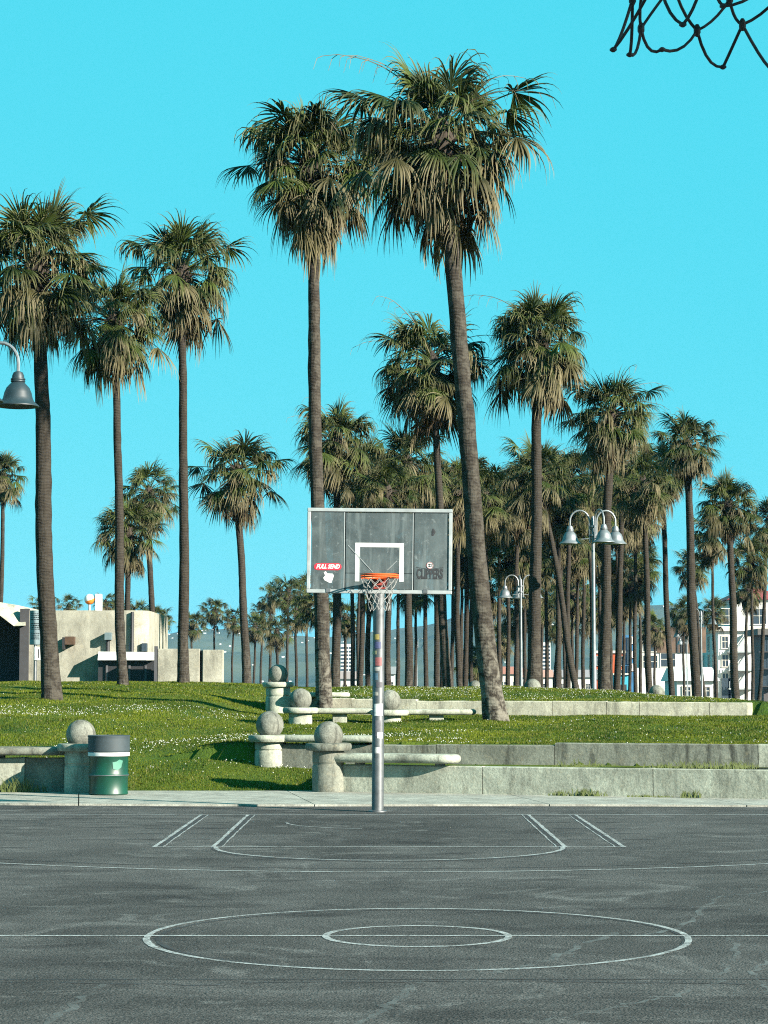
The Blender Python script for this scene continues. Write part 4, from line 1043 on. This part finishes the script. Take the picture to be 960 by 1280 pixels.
# plain white building
D = 290
t3, w, h = bld('apartment_building', 'plain white building with few square windows and a rooftop opening', 801, 873, D, 793, 10, WP)
for px, py in ((834, 825), (834, 846), (812, 806), (812, 828), (812, 848)): window(t3, wl(t3, px, D), -.05, wz(py, D), 2.0, 1.9, CR)
MB().box((wl(t3, 851, D), -.06, wz(800, D)), (6.6, .3, 3.4)).build('loggia_opening', m_plain('loggia', (.10, .06, .035), .8, 0, .5, .8), t3, smooth=0)
for px in (846, 851, 857): MB().box((wl(t3, px, D), -.25, wz(800, D)), (.25, .12, 3.4)).build('loggia_post', M['black'], t3, smooth=0)
MB().box((wl(t3, 822, D), 1, 2.0), (12, 4, 5.0)).build('low_wing', m_plain('wing_white', (.50, .50, .48), .8), t3, smooth=0)
# blue mural building
D = 275
t4, w, h = bld('apartment_building', 'narrow building with a bright blue painted side', 781, 795, D, 794, 6, m_plain('blue_mural', (.012, .12, .26), .7, 0, .7, .5))
for py in (805, 822, 840): window(t4, wl(t4, 785, D), -.05, wz(py, D), .4, 1.6, M['glass'], fr=.06)
for k, (px, py) in enumerate(((791, 800), (792, 818), (791, 834))): MB().box((wl(t4, px, D), -.04, wz(py, D)), (.7, .1, 1.0), 0, .2).build('mural_patch', M['white'], t4, smooth=0)
# orange building
D = 260
t5, w, h = bld('apartment_building', 'orange-red building with pale windows behind the lamp post', 744, 780, D, 815, 6, m_plain('orange_stucco', (.30, .055, .012), .8, 0, .25, .5))
for py in (826, 843):
    for px in (748.5, 759, 775): window(t5, wl(t5, px, D), -.05, wz(py, D), .62, 1.1, M['frame'], fr=.07)
MB().box((0, 2.95, h + .1), (w + .3, 6.4, .3)).build('parapet', CR, t5, smooth=0)
ki = tag(empty('kiosk', (xl(776, 240), 240, -.09)), 'small turquoise kiosk at the foot of the orange building', 'kiosk')
MB().box((0, 1.5, 1.6), (1.5, 3, 3.3)).build('wall', m_plain('turquoise', (.02, .25, .33), .7), ki, smooth=0); MB().box((0, 1.4, 3.35), (1.9, 3.4, .18)).build('roof', CR, ki, smooth=0); MB().box((.2, -.03, 1.3), (.7, .08, 1.8)).build('hatch', M['black'], ki, smooth=0)
# towers far away
def tower(px0, px1, D, ytop, label, floors, cols):
    t, w, h = bld('tower_block', label, px0, px1, D, ytop, 18, WP)
    for f in range(floors):
        zc = h - 1.6 - f * (h - 2) / floors
        for c in range(cols):
            x = -w / 2 + (c + .5) * w / cols
            MB().box((x, -.02, zc), (w / cols * .74, .3, (h - 2) / floors * .5)).build('window', M['glass'], t, smooth=0)
    return t
tower(672, 688, 900, 803, 'white high-rise block with rows of dark balconies in the distance', 12, 3)
tower(426, 441, 950, 805, 'white high-rise block seen between grove trunks below the backboard', 12, 3)
D = 420
for i, (a, c, yt, lb, mt, roof) in enumerate(((625, 652, 842, 'far low pinkish house with shallow roof left of the tall palm', CR, (.30, .12, .08)), (652, 690, 846, 'far low pale house below the distant white high-rise', WP, (.36, .20, .15)), (474, 494, 842, 'far pale low house glimpsed beside the hoop pole', WP, (.2, .2, .2)), (426, 448, 848, 'far low white house under the high-rise between the grove trunks', WP, (.25, .2, .18)), (695, 742, 846, 'far low white house behind the slanting palm trunk', WP, (.22, .2, .2)), (845, 893, 850, 'low white market stall roofline before the plain white building', WP, (.5, .5, .48)))):
    Dd = D if i < 5 else 230
    t, w, h = bld('house', lb, a, c, Dd, yt, 10, mt)
    m = MB().add([(-w / 2 - .4, -.6, h), (w / 2 + .4, -.6, h), (w / 2 + .4, 10.6, h), (-w / 2 - .4, 10.6, h), (-w / 2 - .4, 5, h + 1.5), (w / 2 + .4, 5, h + 1.5)], [(0, 1, 5, 4), (2, 3, 4, 5), (0, 4, 3), (1, 2, 5), (3, 2, 1, 0)])
    m.build('roof', m_plain('roof_%d' % i, roof, .8), t, smooth=0)
    for k in range(max(2, int(w / 2.2))):
        window(t, -w / 2 + (k + .5) * w / max(2, int(w / 2.2)), -.05, h * .55, .9, 1.1, CR)

# ------------------------------------------------------------------ parked car past the end of the lawn wall
cr_ = tag(empty('parked_car', (xl(948, 72) + 2.2, 72, -.09)), 'blue car parked past the rounded end of the pale lawn wall', 'car')
cb = m_plain('blue_car_paint', (.012, .06, .28), .25)
def carsec(w): return None
prof = [(-2.2, .35), (-2.22, .60), (-2.1, .78), (-1.3, .92), (-.75, .98), (-.15, 1.40), (.9, 1.44), (1.6, 1.05), (2.1, .98), (2.18, .6), (2.1, .35)]
m = MB(); k = len(prof)
for y, s in ((-.86, .97), (-.80, 1.0), (.80, 1.0), (.86, .97)): m.v += [(x * s, y, .35 + (z - .35) * (s if abs(y) > .83 else 1)) for x, z in prof]
for i in range(3):
    for j in range(k): m.f.append((i * k + j, i * k + (j + 1) % k, (i + 1) * k + (j + 1) % k, (i + 1) * k + j))
m.f += [tuple(reversed(range(k))), tuple(3 * k + j for j in range(k))]
m.build('body', cb, cr_)
for sy in (-1, 1):
    m = MB(); P = [(-.62, 1.0), (-.12, 1.34), (.85, 1.37), (1.4, 1.04)]; m.v = [(x, sy * .875, z) for x, z in P] + [(x, sy * .84, z) for x, z in P]; m.f = [(0, 1, 2, 3), (7, 6, 5, 4), (0, 4, 5, 1), (1, 5, 6, 2), (2, 6, 7, 3), (3, 7, 4, 0)]; m.build('side_window', M['glass'], cr_, smooth=0)
    MB().box((-2.15, sy * .62, .70), (.1, .34, .14), 0, .02).build('headlight', M['frame'], cr_)
    for x in (-1.35, 1.35):
        wh = MB().lathe([(.20, -.1), (.31, -.1), (.33, -.06), (.33, .06), (.31, .1), (.20, .1)], 22).build('wheel', M['black'], cr_, (x, sy * .78, .33), (R(90), 0, 0))
        MB().lathe([(.19, -.085), (.19, .085)], 16).build('rim', M['galv'], wh)

# ------------------------------------------------------------------ hills and their houses
ridge = [(-9000, 800), (-3000, 780), (-1200, 800), (-600, 772), (-200, 788), (100, 796), (180, 795), (250, 785), (305, 785), (345, 794), (400, 800), (450, 794), (520, 784), (560, 774), (600, 762), (680, 762), (740, 766), (800, 757), (840, 757), (900, 770), (960, 780), (1200, 795), (1800, 770), (3200, 790), (9000, 800)]
RX = np.array([p for p, _ in ridge], float); RY = np.array([q for _, q in ridge], float)
DR = 3000.0
hxs = np.concatenate([np.linspace(-6500, -760, 80), np.linspace(-750, 750, 260), np.linspace(760, 6500, 80)])
hts = np.linspace(0, 1, 34)
HX, HT = np.meshgrid(hxs, hts)
rz = EYE + (861 - np.interp(HX / DR * F + CX, RX, RY)) * DR / F
def fbm(x, y, s):
    z = 0; a = 1
    for k in range(5):
        z = z + a * np.sin(x * s * 1.7 ** k + 1.3 * k + np.sin(y * s * 1.3 ** k * 1.9 + k)) * np.cos(y * s * 1.6 ** k + .7 * k + .8 * np.sin(x * s * .7 * 1.5 ** k)); a *= .55
    return z
HY = 2100 + HT * 900
prof_ = np.power(np.clip(HT, 0, 1), .85)
HZ = rz * prof_ + (prof_ * (1.15 - prof_)) * 22 * fbm(HX, HY, .012) - .5
HZ += fbm(HX, HY, .05) * 1.2 * prof_
me = bpy.data.meshes.new('hills'); idx = np.arange(HX.size).reshape(HX.shape)
quads = np.stack([idx[:-1, :-1], idx[:-1, 1:], idx[1:, 1:], idx[1:, :-1]], -1).reshape(-1, 4)
me.from_pydata(np.stack([HX, HY, HZ], -1).reshape(-1, 3).tolist(), [], quads.tolist()); me.materials.append(M['hill']); me.shade_smooth()
tag(link('hills', me), kind='structure')
m = MB(); rg = random.Random(21)
for k in range(110):
    px = rg.choice([rg.gauss(265, 55), rg.uniform(180, 440), rg.uniform(420, 900)]); t = min(.99, max(.05, rg.choice([rg.uniform(.78, .98), rg.uniform(.1, .9)])))
    x = (px - CX) / F * DR; y = 2100 + t * 900
    i = int(np.argmin(abs(hxs - x))); j = int(round(t * 33)); z = float(HZ[j, i]); s = rg.uniform(1.2, 2.4)
    m.box((float(hxs[i]), float(HY[j, i]), z + s * .2), (s * 1.6, s, s * .9), rg.uniform(-.5, .5))
tag(m.build('hillside_houses', WP, smooth=0), 'scatter of tiny white houses on the hazy hillside', 'houses', kind='stuff')

# ------------------------------------------------------------------ grass and clover
def grass_ok(x, D):
    ok = D > 34.7
    inR = x > -0.72
    strip = inR & (D < Bline(x) + .26)
    ok &= ~strip
    ok &= ~((np.abs(D - (Bline(x) + .11)) < .17) & (x > -1.7))
    ok &= ~((np.abs(D - (Cline(x) + .15)) < .22) & (x > -2.2) & (x < 8.5))
    ok &= ~((x < -4.7) & (D < 34.65))
    return ok
def scatter(n, dmin, dmax, power):
    u = rngS.random(n) ** power; D = dmin + (dmax - dmin) * u
    x = (rngS.random(n) * 1120 - 80 - CX) / F * D
    k = grass_ok(x, D); return x[k], D[k]
gx, gd = scatter(420000, 34.6, 66, 1.2); gzv = gz(gx, gd); n = len(gx)
hgt = rngS.uniform(.012, .042, n) * (1 + .35 * np.sin(gx * 2.1) * np.sin(gd * 1.7)); wd = rngS.uniform(.007, .014, n) * (gd / 40); an = rngS.random(n) * 6.283
lean = rngS.uniform(-.6, .6, (n, 2)) * hgt[:, None]
V = np.zeros((n, 3, 3)); cxv, syv = np.cos(an) * wd, np.sin(an) * wd
V[:, 0] = np.stack([gx - cxv, gd - syv, gzv - .012], -1); V[:, 1] = np.stack([gx + cxv, gd + syv, gzv - .012], -1); V[:, 2] = np.stack([gx + lean[:, 0], gd + lean[:, 1], gzv + hgt], -1)
def soup(name, V, mat, rnd=None):
    k = V.shape[1]; n = len(V); me = bpy.data.meshes.new(name)
    me.vertices.add(n * k); me.vertices.foreach_set('co', V.reshape(-1).astype(np.float32))
    me.loops.add(n * k); me.loops.foreach_set('vertex_index', np.arange(n * k, dtype=np.int32))
    me.polygons.add(n); me.polygons.foreach_set('loop_start', np.arange(0, n * k, k, dtype=np.int32))
    me.update(calc_edges=True); me.materials.append(mat)
    ca = me.color_attributes.new('Col', 'FLOAT_COLOR', 'POINT'); arr = np.ones((n, k, 4), np.float32); arr[:, :, 0] = 0; arr[:, 2, 0] = 1
    arr[:, :, 1] = (rngS.random(n) if rnd is None else rnd)[:, None]; ca.data.foreach_set('color', arr.ravel()); return me
tag(link('grass', soup('grass', V, M['blades'])), 'short green lawn grass on the mounds', 'grass', kind='stuff')
cx0, cd0 = scatter(90000, 34.8, 62, 1.3)
den = fbm(cx0 * 1.0, cd0 * 1.0, .55) + .35 * fbm(cx0, cd0, 2.0)
band = ((cd0 > 36) & (cd0 < 40.5) & (cx0 < 1.5) & (cx0 > -6)) | ((cd0 > 45) & (cd0 < 47.5) & (cx0 < -2.0)) | ((cd0 > 52) & (cx0 > -2))
k = (rngS.random(len(cx0)) < np.clip(.06 + .12 * den, 0.008, .5) * np.where(band, 1.6, .08))
cx0, cd0 = cx0[k][:16000], cd0[k][:16000]; cz = gz(cx0, cd0) + rngS.uniform(.02, .045, len(cx0)); s = rngS.uniform(.008, .015, len(cx0)); o = []
for a, b_, c_ in (((1, 0, 0), (0, -1, 0), (0, 0, 1)), ((0, -1, 0), (-1, 0, 0), (0, 0, 1)), ((-1, 0, 0), (0, 1, 0), (0, 0, 1)), ((0, 1, 0), (1, 0, 0), (0, 0, 1)), ((1, 0, 0), (0, 0, -1), (0, -1, 0)), ((-1, 0, 0), (0, -1, 0), (0, 0, -1))):
    T = np.zeros((len(cx0), 3, 3))
    for q, d in enumerate((a, b_, c_)): T[:, q] = np.stack([cx0 + d[0] * s, cd0 + d[1] * s, cz + d[2] * s * .8], -1)
    o.append(T)
tag(link('clover_flowers', soup('clover_flowers', np.concatenate(o), M['clover'])), 'white clover flowers dotted through the lawn', 'flowers', kind='stuff')

# weeds at the wall feet
wmat = m_plain('weed_green', (.075, .10, .022), .7, 0, .5, 20)
def weed(x, D, z, h, n, label, seed, spread=.12, group='weeds at the foot of the walls'):
    rg = random.Random(seed); mb = MB()
    for k in range(n):
        a = rg.uniform(0, 6.28); r = rg.uniform(0, spread); p = Vector((r * math.cos(a) * 1.6, r * math.sin(a) * .4 - .02, -.01)); hh = h * rg.uniform(.5, 1.1); ln = rg.uniform(-.6, .6) * hh; w = rg.uniform(.005, .010)
        ly = -rg.uniform(0, .3) * hh
        mb.add([p + Vector((-w, 0, 0)), p + Vector((w, 0, 0)), p + Vector((ln * .4 + w * .8, ly * .4, hh * .6)), p + Vector((ln * .4 - w * .8, ly * .4, hh * .6)), p + Vector((ln, ly, hh))], [(0, 1, 2, 3), (3, 2, 4)])
    r = tag(empty('weed', (x, D, z)), label, 'weed', group); mb.build('leaves', wmat, r, smooth=0)
for i, (px, h, n, sp, lb) in enumerate(((696, .10, 30, .10, 'small weed tuft at the wall foot left of the spiky weed clump'), (722, .13, 60, .16, 'long spiky weed clump at the foot of the pavement wall'), (742, .11, 40, .12, 'weed tuft at the right end of the spiky weed clump'), (803, .05, 50, .20, 'flat weed mat at the wall panel joint'), (822, .04, 30, .12, 'thin weed mat just past the wall panel joint'), (857, .13, 45, .12, 'lone upright weed at the wall foot past the panel joint'))):
    x = xA(px); weed(x, Aline(x) - .06, .03, h, n, lb, i, sp)
for i, (px, h, lb) in enumerate(((6, .22, 'dry weed below the bench slab beside the wall stain'), (24, .26, 'tall dry weed at the foot of the bench wall'), (42, .15, 'low dry weed at the bench wall foot nearest the bin'))):
    weed(xl(px, 34.1), 34.12, .03, h, 50, lb, 20 + i, .16)
rg = random.Random(77)
for i in range(16):
    px = rg.uniform(690, 965); x = xB(px); weed(x, Bline(x) - rg.uniform(.08, 1.0), .40, rg.uniform(.05, .16), 26, 'scruffy weed growing in the strip between the two concrete walls', 50 + i, .22, 'weeds between the two walls')

# ------------------------------------------------------------------ haze
hm = bpy.data.materials.new('haze_air'); hm.use_nodes = True; ht_ = hm.node_tree; ht_.nodes.clear()
ho = ht_.nodes.new('ShaderNodeOutputMaterial'); pv = ht_.nodes.new('ShaderNodeVolumePrincipled')
pv.inputs['Color'].default_value = (.20, .44, .80, 1); pv.inputs['Density'].default_value = 6.5e-5; pv.inputs['Anisotropy'].default_value = 0.0
ht_.links.new(pv.outputs[0], ho.inputs['Volume'])
m = MB(); m.box((0, 1100, 74.0), (18600, 8600, 152))
tag(m.build('haze', hm, smooth=0), 'thin blue sea haze over the place', 'haze', kind='stuff')
